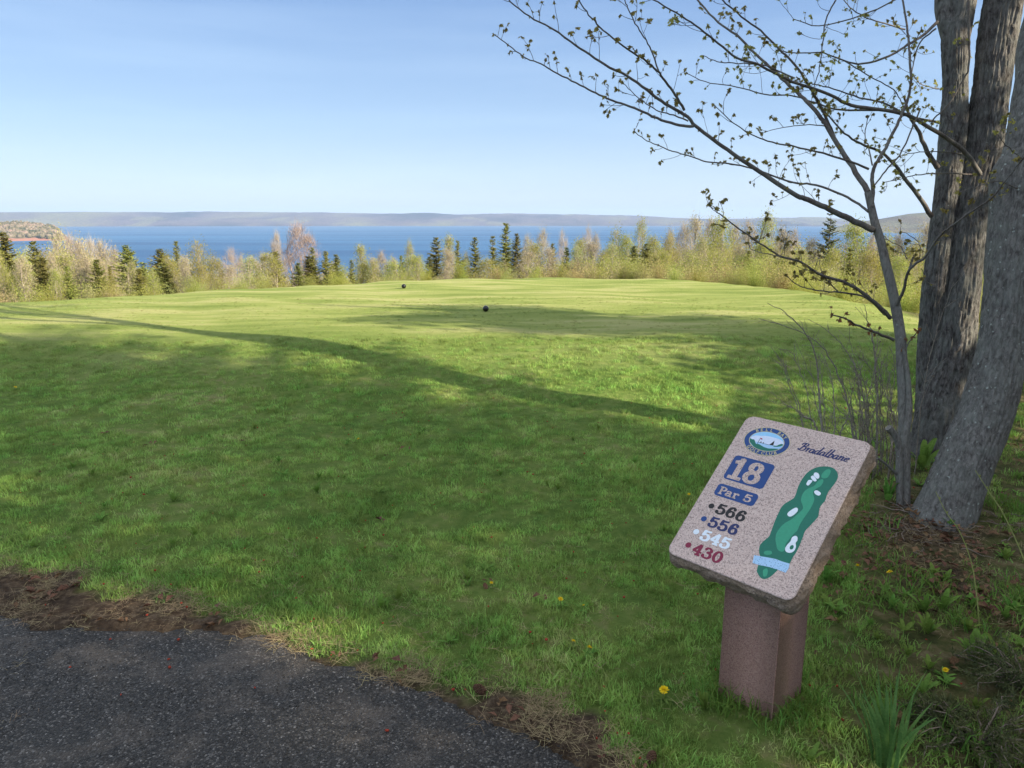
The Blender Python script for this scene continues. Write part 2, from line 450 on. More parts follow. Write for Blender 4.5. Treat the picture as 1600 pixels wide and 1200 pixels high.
# far hills
def hill_mat(name, c1, c2, c3, fields=.62, sc=.0012):
    m, n, l, b = new_mat(name)
    p = pos(n)
    f = noise_n(n, l, mapv(n, l, p, (1, .5, 3)), sc, 7, .62)
    c = ramp(n, l, f, [(.36, c1), (.5, c2), (.64, c3)])
    fl = ramp(n, l, noise_n(n, l, mapv(n, l, p, (1, .35, 5)), sc * 2.4, 3, .5), [(fields, (0, 0, 0)), (fields + .03, (1, 1, 1))])
    c = mixc(n, l, mathn(n, l, 'MULTIPLY', fl, .45), c, (.20, .20, .11))
    f3 = noise_n(n, l, p, sc * 40, 3, .6)
    c = mixc(n, l, .45, c, mixc(n, l, 1.0, c, ramp(n, l, f3, [(.35, (.25, .25, .25)), (.65, (1.8, 1.8, 1.8))]), 'MULTIPLY'))
    l.new(c, b.inputs["Base Color"]); setb(b, 1, 0)
    bump(n, l, b, f3, 1, 12)
    return m
m_hill = hill_mat("distant_hillside", (.010, .012, .028), (.10, .075, .095), (.17, .16, .09))
m_head = hill_mat("headland_fields", (.09, .085, .05), (.15, .12, .075), (.20, .20, .09), .5, .003)
def ytop_world(px, py, dist):
    d = ray(px, py); return CAM_H + d[2] / math.hypot(d[0], d[1]) * dist, math.atan2(d[0], d[1])
def hill(prof, d_shore, d_ridge, mat, name, rough=8, na=500, nd=34, base=None):
    th, zt = [], []
    for px, py in prof:
        z, t = ytop_world(px, py, d_ridge); th.append(t); zt.append(z)
    T = np.linspace(th[0], th[-1], na); Zt = np.interp(T, th, zt)
    D = np.linspace(0, 1.35, nd)
    V = []
    for t, z in zip(T, Zt):
        ds = d_shore * (1 + .02 * noise.noise(Vector((t * 9, 1, 2))))
        for u in D:
            d = ds + (d_ridge - ds) * u
            prof_ = math.sin(min(u, 1.0) * math.pi / 2) ** .9 if u <= 1 else 1 - (u - 1) * .8
            nz = noise.fractal(Vector((t * d_ridge / 700, d / 500, 3)), .9, 2, 5) * rough * (4 * min(u, 1) * max(0, 1 - u) + .12)
            V.append((math.sin(t) * d, math.cos(t) * d, WATER_Z - 1 + (z - WATER_Z + 1) * prof_ + nz * (u > .02)))
    V = np.array(V); ii = np.arange(na - 1)[:, None] * nd + np.arange(nd - 1)[None]
    mb = MB(); mb.add(V, np.stack([ii, ii + nd, ii + nd + 1, ii + 1], -1).reshape(-1, 4))
    return tag(mb.build(name, mat, smooth=True), kind="structure")
hill([(-1500, 332), (-400, 333), (0, 332), (130, 331), (250, 332), (400, 333), (500, 332), (600, 334), (700, 335), (800, 334), (900, 336), (1000, 337),
      (1050, 340), (1120, 343), (1200, 341), (1290, 343), (1400, 346), (1700, 346), (3000, 345)], 6500, 8000, m_hill, "hills", 26, 900)
hill([(1283, 361), (1300, 356), (1340, 347), (1380, 341), (1420, 334), (1460, 331), (1600, 328), (2400, 330)], 2850, 3500, m_head, "hills", 8, 260)

# left promontory with its wood
m_clay, n, l, b = new_mat("promontory_ground"); setb(b, .95, 0)
sx = n.new("ShaderNodeSeparateXYZ"); l.new(pos(n), sx.inputs[0])
mr = n.new("ShaderNodeMapRange"); l.new(mathn(n, l, 'ADD', sx.outputs[2], mathn(n, l, 'MULTIPLY', noise_n(n, l, pos(n), .03, 4), 6)), mr.inputs[0])
mr.inputs[1].default_value = WATER_Z + 7; mr.inputs[2].default_value = WATER_Z + 9
l.new(mixc(n, l, mr.outputs[0], (.30, .15, .11), ramp(n, l, noise_n(n, l, pos(n), .05, 5, .7), [(.35, (.06, .06, .03)), (.6, (.17, .14, .09))])), b.inputs["Base Color"])
PR = [(-700, 342), (-200, 342), (0, 349), (30, 347), (60, 350), (85, 354), (100, 366), (106, 371.5)]
hill(PR, 1780, 1950, m_clay, "hills", 1.5, 160, 20)
mb = MB()
Q = []
for k in range(4200):
    px = random.Random(k).uniform(-330, 100); r_ = random.Random(k + 9999)
    u = r_.random()
    zt, t = ytop_world(px, np.interp(px, [q[0] for q in PR], [q[1] for q in PR]), 1950)
    d = 1790 + 160 * u
    z0 = WATER_Z + 2.5 + (zt - WATER_Z - 8) * math.sin(min((d - 1780) / 170, 1) * math.pi / 2)
    hh = r_.uniform(6, 11) * min(1, (zt - WATER_Z) / 20); rr = hh * r_.uniform(.28, .5)
    V = IV * [rr, rr, hh * .55] * (1 + .4 * (np.array([r_.random() for _ in range(12)])[:, None] - .5)) + [math.sin(t) * d, math.cos(t) * d, z0 + hh * .4]
    mb.add(V, IF)
m_farwood, n, l, b = new_mat("far_wood_foliage")
f = noise_n(n, l, pos(n), .045, 4, .6)
l.new(ramp(n, l, f, [(.38, (.05, .06, .03)), (.48, (.14, .12, .07)), (.58, (.24, .19, .14)), (.7, (.26, .17, .14))]), b.inputs["Base Color"]); setb(b, 1, 0)
tag(mb.build("far_woodland", m_farwood), "grey and tan woodland covering the promontory across the cove", "woodland", kind="stuff")

# ------------------------------------------------------------------ vegetation generators
def rnd_unit(r, n):
    v = r.normal(size=(n, 3)); return v / np.linalg.norm(v, axis=1)[:, None]
def leaf_quads(r, C, size, long=1.6, flat=0.0):
    n_ = len(C)
    a = rnd_unit(r, n_)
    if flat: a[:, 2] *= (1 - flat); a /= np.linalg.norm(a, axis=1)[:, None]
    b_ = np.cross(a, rnd_unit(r, n_)); b_ /= np.linalg.norm(b_, axis=1)[:, None] + 1e-9
    s_ = np.asarray(size)[:, None] if np.ndim(size) else np.full((n_, 1), size)
    A = a * s_ * long * .5; B = b_ * s_ * .5
    return np.stack([C - A, C + B, C + A, C - B], 1)

def spruce_meshes(seed, H, Rr, whorls=26, per=8, m_f=None, sparse=0.0, needle=.09, base=.06, spr=11):
    r = np.random.default_rng(seed)
    tr = MB()
    zs = np.linspace(0, H, 12); off = np.cumsum(r.normal(size=(12, 2)) * .012 * H / 8, 0)
    pts = np.column_stack([off, zs]); tr.tube(pts, np.linspace(H * .016, .006, 12), 7)
    fo = MB()
    Q = []
    for wi in range(whorls):
        if r.random() < sparse: continue
        for k in range(per):
            t = min(.985, (wi + r.random()) / whorls)
            z = H * (base + (1 - base) * t)
            L0 = Rr * (1 - t) ** .8 * (.55 + .45 * min(1, t * 5)) + .10
            if r.random() < .12 + sparse * .4: continue
            an = r.random() * 6.283; L = L0 * r.uniform(.6, 1.15)
            m = max(3, int(spr * L / Rr) + 3)
            s_ = np.linspace(0.08, 1, m)
            d = np.array([math.cos(an), math.sin(an)])
            droop = r.uniform(-.05, .28) * (1 - t) - .25 * t
            bx = d[0] * L * s_; by = d[1] * L * s_
            bz = z - droop * L * s_ + .16 * L * s_ ** 2
            ctr = np.column_stack([bx + np.interp(z, zs, off[:, 0]), by + np.interp(z, zs, off[:, 1]), bz])
            if L > .3: tr.tube(ctr[::max(1, m // 3)], [.010 * L + .003] * len(ctr[::max(1, m // 3)]), 3, False)
            side = np.array([-d[1], d[0], 0])
            for sg in (-1, 1, 0):
                wd = (.30 * L * (1 - s_ * .75) + .06) * r.uniform(.7, 1.2, m) * (1 if sg else .5)
                dirv = side * sg * .85 + np.array([d[0], d[1], 0]) * .55 + np.column_stack([np.zeros(m), np.zeros(m), r.uniform(-.45, .18, m)])
                tip = ctr + dirv * wd[:, None]
                up = np.cross(dirv, [0, 0, 1.0]); up /= np.linalg.norm(up, axis=1)[:, None] + 1e-9
                up = up + np.column_stack([np.zeros(m), np.zeros(m), r.uniform(-.7, .7, m)])
                hw = needle * r.uniform(.35, .6, m)[:, None]
                mid = ctr * .5 + tip * .5
                Q.append(np.stack([ctr, mid + up * hw, tip, mid - up * hw], 1))
    fo.quads(np.concatenate(Q))
    return tr.mesh("trunk", m_darkbark, True), fo.mesh("crown", m_f)

def decid_meshes(seed, H, half, zb, m_f, m_b, leaf=.06, nclump=150, nper=34, twig=14, stems=1, crad=.30, pointy=.6):
    """crown of many loose leaf clumps inside an uneven envelope; every clump hangs on its own limb"""
    r = np.random.default_rng(seed)
    tr = MB(); fo = MB(); C = []; W_ = []
    lobes = r.uniform(.65, 1.25, 7); ph = r.random() * 6.28
    def rad_at(t, a):
        u = np.clip((t - zb) / (1 - zb), 0, 1)
        return half * (np.sin(np.pi * u ** .62) ** pointy + .05) * np.interp((a + ph) % 6.283, np.linspace(0, 6.283, 7), np.r_[lobes[:6], lobes[0]])
    tops = []
    for k in range(stems):
        a = ph + k * 6.28 / stems; q_ = half * .45 * (stems > 1)
        p1 = np.array([math.cos(a) * q_, math.sin(a) * q_, H * (.97 if k == 0 else r.uniform(.75, .95))])
        s_ = np.linspace(0, 1, 9)[:, None]
        pts = np.array([0, 0, -.1]) + p1 * [1, 1, 0] * s_ ** .8 + [0, 0, 1] * (p1[2] * s_) + r.normal(size=(9, 3)) * .06 * s_
        tr.tube(pts, np.linspace(H * .0105, .006, 9), 6); tops.append(pts)
    for k in range(nclump):
        st = tops[int(r.integers(len(tops)))]
        t = zb + (1 - zb) * r.random() ** .8; a = r.random() * 6.283
        rr = rad_at(t, a) * math.sqrt(r.uniform(.08, 1.1))
        c = np.array([math.cos(a) * rr, math.sin(a) * rr, t * H])
        f = np.clip(t - .06 - .35 * rr / H, .05, .95) * (len(st) - 1); i = int(f); p0 = st[i] + (st[min(i + 1, len(st) - 1)] - st[i]) * (f - i)
        s_ = np.linspace(0, 1, 4)[:, None]
        tr.tube(p0 + (c - p0) * s_ + [0, 0, -.12] * s_ * (1 - s_) * 4 * rr + r.normal(size=(4, 3)) * .03 * s_, [.012, .009, .006, .003], 3, False)
        n_ = int(nper * r.uniform(.4, 1.5))
        C.append(c + r.normal(size=(n_, 3)) * crad * [1, 1, 1.15] * r.uniform(.6, 1.25))
        D = rnd_unit(r, twig) * .75 + [0, 0, .65]; D *= r.uniform(.25, .75, twig)[:, None] * crad * 2.3
        w_ = np.cross(D, rnd_unit(r, twig)); w_ = w_ / (np.linalg.norm(w_, axis=1)[:, None] + 1e-9) * .0065
        A = c + r.normal(size=(twig, 3)) * crad * .35
        tr.tris(np.stack([A - w_, A + w_, A + D], 1))
    C = np.concatenate(C); C = C[C[:, 2] > .1]
    fo.quads(leaf_quads(r, C, leaf * r.uniform(.6, 1.35, len(C))))
    return tr.mesh("trunk", m_b), fo.mesh("crown", m_f)

VAR = {}
VAR['spruce'] = [spruce_meshes(10 + i, 8, [1.7, 1.4, 2.0][i], 42, 10, m_spruce, needle=.12) for i in range(3)]
VAR['thin'] = [spruce_meshes(20 + i, 8, [1.0, 1.2][i], 46, 8, m_spruce, .02, needle=.11) for i in range(2)]
VAR['olive'] = [spruce_meshes(30 + i, 8, [1.9, 1.5][i], 42, 10, m_olive, needle=.12) for i in range(2)]
VAR['grey'] = [spruce_meshes(35, 8, 1.5, 44, 8, m_grey, .06, needle=.11)]
VAR['pine'] = [spruce_meshes(40, 8, 1.7, 26, 8, m_spruce, .1, .13, .62)]
VAR['yg'] = [decid_meshes(50 + i, 8, [1.7, 2.1, 1.9][i], .12, m_yg, m_palebark, .060, 210, 46, 9, [1, 2, 3][i]) for i in range(3)]
VAR['pale'] = [decid_meshes(60 + i, 8, [1.0, 1.25][i], .1, m_pale, m_palebark, .05, 170, 34, 12, [1, 2][i], .22, .8) for i in range(2)]
VAR['red'] = [decid_meshes(70 + i, 8, [1.7, 1.9][i], .15, m_red, m_palebark, .042, 190, 26, 22, [2, 3][i], .3) for i in range(2)]
VAR['tan'] = [decid_meshes(80 + i, 8, [1.4, 1.6][i], .12, m_tan, m_palebark, .045, 180, 28, 22, [2, 1][i], .28) for i in range(2)]
VAR['bare'] = [decid_meshes(90 + i, 8, [1.3, 1.5][i], .25, m_pinkbare, m_pinkbare, .03, 150, 5, 34, [3, 2][i], .32) for i in range(2)]
HGT = {k: [np.percentile([v.co.z for v in t[1].vertices], 99.5) for t in vs] for k, vs in VAR.items()}
HALF = {k: [np.percentile([abs(v.co.x) for v in t[1].vertices], 93) for t in vs] for k, vs in VAR.items()}
NAMES = {'spruce': ('spruce_tree', 'dark green spruce', 'spruce'), 'thin': ('spruce_tree', 'slim dark spruce', 'slim spruce'), 'olive': ('spruce_tree', 'broad olive green spruce', 'olive spruce'),
         'grey': ('spruce_tree', 'tall grey green spruce', 'grey green spruce'), 'pine': ('pine_tree', 'bare stemmed pine with a tufted top', 'tufted pine'),
         'yg': ('leafing_tree', 'yellow green tree in young leaf', 'yellow green tree'), 'pale': ('larch_tree', 'pale green wispy tree', 'pale wispy tree'),
         'red': ('maple_tree', 'reddish budding tree', 'reddish tree'), 'tan': ('birch_tree', 'tan budding tree', 'tan tree'),
         'bare': ('bare_tree', 'leafless grey twiggy tree', 'leafless grey tree')}
# (kind, pixel x of the stem, pixel y of the top, half width in pixels, distance in m)
T_ = [('tan', 4, 352, 30, 34), ('olive', 40, 357, 30, 27), ('olive', 84, 371, 24, 33), ('thin', 92, 397, 14, 24), ('red', 106, 396, 16, 29),
      ('tan', 122, 368, 22, 46), ('bare', 137, 371, 20, 50), ('tan', 152, 374, 22, 46), ('bare', 168, 377, 20, 50), ('tan', 184, 382, 18, 44), ('tan', 200, 392, 16, 40),
      ('spruce', 129, 412, 13, 20), ('tan', 155, 402, 20, 23), ('red', 176, 405, 16, 24), ('thin', 193, 412, 8, 22), ('pine', 221, 377, 17, 26), ('spruce', 234, 417, 17, 20),
      ('yg', 256, 424, 16, 20), ('pine', 272, 383, 18, 27), ('yg', 283, 402, 18, 25), ('spruce', 295, 372, 15, 28), ('yg', 328, 383, 26, 25), ('yg', 352, 402, 18, 23),
      ('bare', 376, 392, 18, 27), ('red', 392, 400, 14, 30), ('tan', 408, 404, 16, 25), ('bare', 424, 400, 14, 32), ('spruce', 442, 389, 20, 25), ('bare', 447, 366, 12, 40),
      ('bare', 480, 354, 30, 36), ('spruce', 500, 383, 14, 25), ('spruce', 521, 389, 15, 25), ('olive', 536, 394, 17, 26), ('thin', 557, 403, 9, 24), ('pale', 573, 387, 15, 27),
      ('tan', 590, 404, 15, 30), ('red', 604, 395, 18, 28), ('tan', 622, 404, 14, 32), ('spruce', 634, 396, 10, 26), ('pale', 646, 380, 12, 30), ('spruce', 687, 367, 18, 27), ('olive', 676, 398, 14, 24),
      ('pale', 705, 374, 16, 31), ('thin', 718, 372, 10, 27), ('pale', 731, 398, 12, 26), ('thin', 745, 367, 13, 26), ('thin', 771, 365, 11, 25), ('thin', 790, 344, 16, 27),
      ('olive', 808, 361, 15, 26), ('yg', 834, 384, 20, 25), ('red', 823, 372, 16, 34), ('red', 847, 362, 16, 36), ('thin', 861, 377, 10, 25), ('thin', 881, 383, 12, 27),
      ('bare', 876, 366, 12, 38), ('pale', 903, 378, 18, 27), ('bare', 914, 360, 12, 38), ('red', 925, 368, 16, 35), ('yg', 942, 392, 18, 25), ('yg', 957, 362, 20, 31), ('yg', 972, 372, 18, 26),
      ('pale', 993, 347, 18, 31), ('yg', 1012, 374, 20, 26), ('yg', 1030, 396, 22, 24), ('red', 1036, 361, 18, 32), ('red', 1056, 352, 20, 31), ('tan', 1072, 344, 24, 29), ('spruce', 1016, 398, 12, 24),
      ('pale', 1086, 372, 20, 25), ('red', 1097, 344, 22, 32), ('yg', 1112, 342, 26, 28), ('tan', 1134, 352, 22, 30), ('thin', 1157, 388, 12, 22), ('red', 1153, 350, 22, 27),
      ('pale', 1181, 337, 24, 29), ('yg', 1177, 380, 24, 23), ('tan', 1203, 360, 20, 27), ('red', 1222, 363, 22, 28), ('yg', 1232, 392, 24, 22), ('tan', 1250, 374, 20, 26), ('grey', 1275, 327, 24, 27),
      ('thin', 1308, 382, 14, 24), ('yg', 1313, 353, 28, 26), ('red', 1340, 370, 18, 28), ('yg', 1340, 398, 24, 22), ('yg', 1363, 372, 20, 26), ('tan', 1380, 368, 20, 27), ('thin', 1393, 380, 10, 25),
      ('yg', 1405, 378, 20, 24), ('tan', 1422, 352, 24, 27), ('yg', 1436, 386, 22, 21), ('yg', 1455, 350, 26, 26), ('tan', 1480, 345, 26, 28), ('yg', 1386, 405, 22, 20),
      ('yg', 1105, 394, 22, 24), ('yg', 1145, 400, 20, 23), ('yg', 1205, 404, 20, 22), ('yg', 1068, 396, 22, 24), ('yg', 1283, 394, 20, 23), ('yg', 1265, 410, 18, 21),
      ('spruce', -25, 362, 26, 28), ('yg', 18, 396, 22, 24), ('tan', 62, 404, 20, 23), ('yg', 109, 424, 14, 20), ('tan', 214, 404, 14, 30), ('tan', 306, 404, 16, 24), ('pale', 660, 404, 14, 30),
      ('tan', 1560, 352, 26, 26), ('yg', 1610, 360, 26, 24), ('yg', 1520, 380, 26, 22)]
rx = random.Random(17)
for k in range(34):
    px = -10 + k * 32 + rx.uniform(-12, 12)
    kd = rx.choice(['yg', 'pale', 'yg', 'olive', 'tan'])
    base_y = np.interp(px, [0, 150, 300, 600, 850, 1000, 1100], [398, 408, 408, 402, 392, 380, 376])
    T_.append((kd, px, base_y + rx.uniform(-8, 10), rx.uniform(15, 24), rx.uniform(21, 27) * (1 - .06 * (px < 300))))
ORD = ['first', 'second', 'third', 'fourth', 'fifth', 'sixth', 'seventh', 'eighth', 'ninth', 'tenth', 'eleventh', 'twelfth', 'thirteenth', 'fourteenth', 'fifteenth',
       'sixteenth', 'seventeenth', 'eighteenth', 'nineteenth', 'twentieth', 'twenty-first', 'twenty-second', 'twenty-third', 'twenty-fourth', 'twenty-fifth', 'twenty-sixth', 'twenty-seventh', 'twenty-eighth', 'twenty-ninth', 'thirtieth'] + ['thirty-' + q_ for q_ in ('first', 'second', 'third', 'fourth', 'fifth', 'sixth', 'seventh', 'eighth', 'ninth')] + ['fortieth'] + ['forty-' + q_ for q_ in ('first', 'second', 'third', 'fourth', 'fifth', 'sixth', 'seventh', 'eighth', 'ninth')] + ['fiftieth']
cnt = {}
rt = random.Random(5)
order = sorted(T_, key=lambda t: t[1])
for kd, px, py, hw, dist in order:
    k = cnt.get(kd, 0); cnt[kd] = k + 1
    i = rt.randrange(len(VAR[kd]))
    dist *= 1.12
    d = ray(px, 600); az = math.atan2(d[0], d[1])
    x, y = math.sin(az) * dist, math.cos(az) * dist
    ztop = ytop_world(px, py, dist)[0]
    z0 = float(hfun(x, y)) - .1
    H = (ztop - z0) * (1.03 if kd in ('yg', 'red', 'tan', 'bare', 'pale') else .97)
    s = H / HGT[kd][i]
    wpx = HALF[kd][i] * FPX / (y * CP)
    sw = max(.45 * s, min(1.5 * s, hw / wpx * 1.1))
    nm, lab, short = NAMES[kd]
    root = empty(nm, (x, y, z0), rt.random() * 6.28)
    root.scale = (sw, sw, s)
    label = f"{lab} beyond the tee, {ORD[k]} {short} from the left"
    tag(root, label, "tree", "trees beyond the far edge of the tee")
    for part, me in zip(("trunk", "crown"), VAR[kd][i]):
        o = bpy.data.objects.new(part, me); COL.objects.link(o); o.parent = root

# ------------------------------------------------------------------ scatter by geometry nodes (stuff only)
def scatter(name, mat, pts, rots, scl, sources, label, cat):
    me = bpy.data.meshes.new(name)
    me.vertices.add(len(pts)); me.vertices.foreach_set("co", np.asarray(pts, np.float32).ravel())
    for an, ty, dt in (("rot", 'FLOAT_VECTOR', rots), ("scl", 'FLOAT', scl), ("pick", 'INT', rng.integers(0, len(sources), len(pts)))):
        a_ = me.attributes.new(an, ty, 'POINT')
        a_.data.foreach_set("vector" if ty == 'FLOAT_VECTOR' else "value", np.asarray(dt, np.int32 if ty == 'INT' else np.float32).ravel())
    me.materials.append(mat)
    o = bpy.data.objects.new(name, me); COL.objects.link(o)
    g = bpy.data.node_groups.new(name + "_nodes", 'GeometryNodeTree')
    g.interface.new_socket("Geometry", in_out='INPUT', socket_type='NodeSocketGeometry')
    g.interface.new_socket("Geometry", in_out='OUTPUT', socket_type='NodeSocketGeometry')
    N = g.nodes; L = g.links
    gi = N.new("NodeGroupInput"); go = N.new("NodeGroupOutput")
    j = N.new("GeometryNodeJoinGeometry")
    for me_s in sources[::-1]:
        so = bpy.data.objects.new("source", me_s)
        oi = N.new("GeometryNodeObjectInfo"); oi.inputs["Object"].default_value = so
        oi.inputs["As Instance"].default_value = True
        L.new(oi.outputs["Geometry"], j.inputs[0])
    ip = N.new("GeometryNodeInstanceOnPoints")
    def attr(nm_, ty):
        a = N.new("GeometryNodeInputNamedAttribute"); a.data_type = ty; a.inputs[0].default_value = nm_
        return a.outputs[0]
    L.new(gi.outputs[0], ip.inputs["Points"]); L.new(j.outputs[0], ip.inputs["Instance"])
    ip.inputs["Pick Instance"].default_value = True
    L.new(attr("pick", 'INT'), ip.inputs["Instance Index"])
    L.new(attr("rot", 'FLOAT_VECTOR'), ip.inputs["Rotation"])
    L.new(attr("scl", 'FLOAT'), ip.inputs["Scale"])
    L.new(ip.outputs[0], go.inputs[0])
    md = o.modifiers.new("scatter", 'NODES'); md.node_group = g
    tag(o, label, cat, kind="stuff")
    return o

def tuft(seed, nb, h, rad, wd, mat, lean=.5):
    r = np.random.default_rng(seed); mb = MB(); V = []; F = []
    for k in range(nb):
        a = r.random() * 6.28; q_ = r.random() ** .5 * rad; bx, by = math.cos(a) * q_, math.sin(a) * q_
        hh = h * r.uniform(.5, 1.15); a2 = r.random() * 6.28; ln = hh * lean * r.uniform(.2, 1.3)
        dx, dy = math.cos(a2), math.sin(a2); w_ = wd * r.uniform(.6, 1.2); a3 = r.random() * 3.14; sx_, sy_ = math.cos(a3) * w_, math.sin(a3) * w_
        V += [(bx - sx_, by - sy_, -.004), (bx + sx_, by + sy_, -.004),
              (bx + dx * ln * .35 + sx_ * .8, by + dy * ln * .35 + sy_ * .8, hh * .6), (bx + dx * ln * .35 - sx_ * .8, by + dy * ln * .35 - sy_ * .8, hh * .6),
              (bx + dx * ln, by + dy * ln, hh * (1 - .18 * ln / hh))]
        o_ = 5 * k
        F.append((o_, o_ + 1, o_ + 2, o_ + 3)); mb.f3.append(np.array([[o_ + 3, o_ + 2, o_ + 4]]))
    mb.v.append(np.array(V)); mb.f4.append(np.array(F)); mb.n = len(V)
    return mb.mesh("tuft", mat)
def area_pts(nn_, x0, x1, y0, y1):
    return np.column_stack([rng.uniform(x0, x1, nn_), rng.uniform(y0, y1, nn_)])
def in_view(q, pad=.25):
    dep = q[:, 1] * CP + CAM_H * SP
    return (np.abs(q[:, 0]) < dep * .692 + pad) & (q[:, 1] > 1.35)
chunks = []; scl = []
for y0, y1, dens, sc_h in ((1.35, 3.4, 640, 1), (3.4, 5.5, 400, 1.0), (5.5, 8.5, 190, 1.05), (8.5, 13, 60, .8)):
    xm = y1 * .75 + .6
    q = area_pts(int(dens * (2 * xm) * (y1 - y0)), -xm, xm, y0, y1)
    q = q[in_view(q)]; q = q[edge_d(q[:, 0], q[:, 1]) < .1]
    chunks.append(q); scl.append(np.full(len(q), sc_h))
q = np.concatenate(chunks); sc_ = np.concatenate(scl)
sdist = soil_d(q[:, 0], q[:, 1]) + n2(q[:, 0], q[:, 1], 3.1, 3.3) * .10
nz = n2(q[:, 0], q[:, 1], 14, 9.3)
k = (sdist + nz * .07 < .01) | ((q[:, 1] > 4)); k &= (q[:, 0] < 3) | (q[:, 1] > 1.5)
rf = rough_f(q[:, 0], q[:, 1])
pl_ = np.exp(-(np.hypot(q[:, 0] - 2.15, q[:, 1] - 3.6) / .33) ** 2) + np.exp(-(np.hypot(q[:, 0] - 1.98, q[:, 1] - 3.05) / .25) ** 2)
k &= (rng.random(len(q)) > rf * np.clip(.95 - 1.1 * n2(q[:, 0], q[:, 1], 2.1, 4.9), .35, .95)) & (rng.random(len(q)) > pl_ * 1.1)
q, sc_, rf = q[k], sc_[k], rf[k]
hn = n2(q[:, 0], q[:, 1], 1.3, 5.5)
hn2 = n2(q[:, 0], q[:, 1], 5.5, 2.2)
sc_ = sc_ * (.7 + .45 * rng.random(len(q)) + .30 * hn + .30 * hn2) * (1 + .2 * rf) * (1 - .35 * sst(7.5, 9.5, q[:, 1]))
pts = np.column_stack([q, hfun(q[:, 0], q[:, 1]) - .004])
rots = np.column_stack([rng.normal(0, .12, len(q)), rng.normal(0, .12, len(q)), rng.random(len(q)) * 6.28])
tufts = [tuft(i, 30, [.026, .034, .040, .030][i], .045, .0017, m_grass, .9) for i in range(4)]
scatter("grass", m_grass, pts, rots, np.maximum(sc_, .35), tufts, "mown green turf of the tee and the lawn in front of it", "grass")
# longer, coarser grass beneath the trees, at the path edge and round the sign
q = area_pts(9000, .2, 6.5, 1.4, 8); q = q[in_view(q)]
cl = n2(q[:, 0], q[:, 1], 1.6, 2.5)
k = rng.random(len(q)) < (rough_f(q[:, 0], q[:, 1]) * np.clip(.05 + 1.7 * cl, 0, 1))
q = q[k]
an_ = rng.random(60) * 6.28; ring = np.column_stack([.852 + np.cos(an_) * rng.uniform(.125, .19, 60), 2.262 + np.sin(an_) * rng.uniform(.125, .19, 60)])
q = np.vstack([q, ring])
pts = np.column_stack([q, hfun(q[:, 0], q[:, 1]) - .004])
rots = np.column_stack([rng.normal(0, .15, len(q)), rng.normal(0, .15, len(q)), rng.random(len(q)) * 6.28])
scatter("long_grass", m_grass, pts, rots, rng.uniform(.6, 1.5, len(q)), [tuft(30 + i, 16, .075, .05, .0019, m_weed, .9) for i in range(3)],
        "longer rank grass under the trees at right", "grass")
# straw / thatch
def straw_mesh(seed, n_, L, rad, wd, mat):
    r = np.random.default_rng(seed); mb = MB()
    c_ = np.column_stack([r.normal(0, rad * .5, n_), r.normal(0, rad * .5, n_), r.uniform(.001, .012, n_)])
    a = r.random(n_) * 6.28; d = np.column_stack([np.cos(a), np.sin(a), r.uniform(-.1, .35, n_)]) * (L * r.uniform(.4, 1, n_))[:, None]
    s_ = np.column_stack([-np.sin(a), np.cos(a), r.normal(0, .4, n_)]) * wd
    mb.quads(np.stack([c_ - s_, c_ + s_, c_ + d + s_ * .4, c_ + d - s_ * .4], 1))
    return mb.mesh("straw", mat)
q = area_pts(16000, -3.4, 1.2, 1.5, 3.6); q = q[in_view(q)]
sd_ = soil_d(q[:, 0], q[:, 1]) + n2(q[:, 0], q[:, 1], 3.1, 3.3) * .1; ad_ = asph_d(q[:, 0], q[:, 1])
pr = np.where((sd_ > -.08) & (ad_ < .02), .9, 0) * np.clip(.45 + 1.3 * n2(q[:, 0], q[:, 1], 4, 8.8), 0, 1)
pr = np.maximum(pr, np.where(ad_ > 0, .10 * np.clip(n2(q[:, 0], q[:, 1], 2.2, 6.1) * 1.5 - .12, 0, 1) * np.exp(-ad_ * 1.6), 0))
pr = np.maximum(pr, .03 * (ad_ < 0))
q1 = q[rng.random(len(q)) < pr]
q2 = area_pts(9000, .7, 5, 1.5, 6); q2 = q2[in_view(q2)]
dtree = np.minimum(np.hypot(q2[:, 0] - 2.15, q2[:, 1] - 3.6), np.hypot(q2[:, 0] - 2.4, q2[:, 1] - 2.9))
q2 = q2[rng.random(len(q2)) < rough_f(q2[:, 0], q2[:, 1]) * (.30 * np.clip(.3 + 1.6 * n2(q2[:, 0], q2[:, 1], 2.4, 7.7), 0, 1) + .85 * np.exp(-(dtree / .45) ** 2))]
q = np.vstack([q1, q2])
zz = np.where(asph_d(q[:, 0], q[:, 1]) > 0, .008, hfun(q[:, 0], q[:, 1]) + .003)
scatter("dry_straw", m_straw, np.column_stack([q, zz]), np.column_stack([np.zeros(len(q)), np.zeros(len(q)), rng.random(len(q)) * 6.28]), rng.uniform(.6, 1.3, len(q)),
        [straw_mesh(i, 9, .06, .05, .0007, m_straw) for i in range(3)], "dry straw and thatch along the path edge and round the tree feet", "straw")
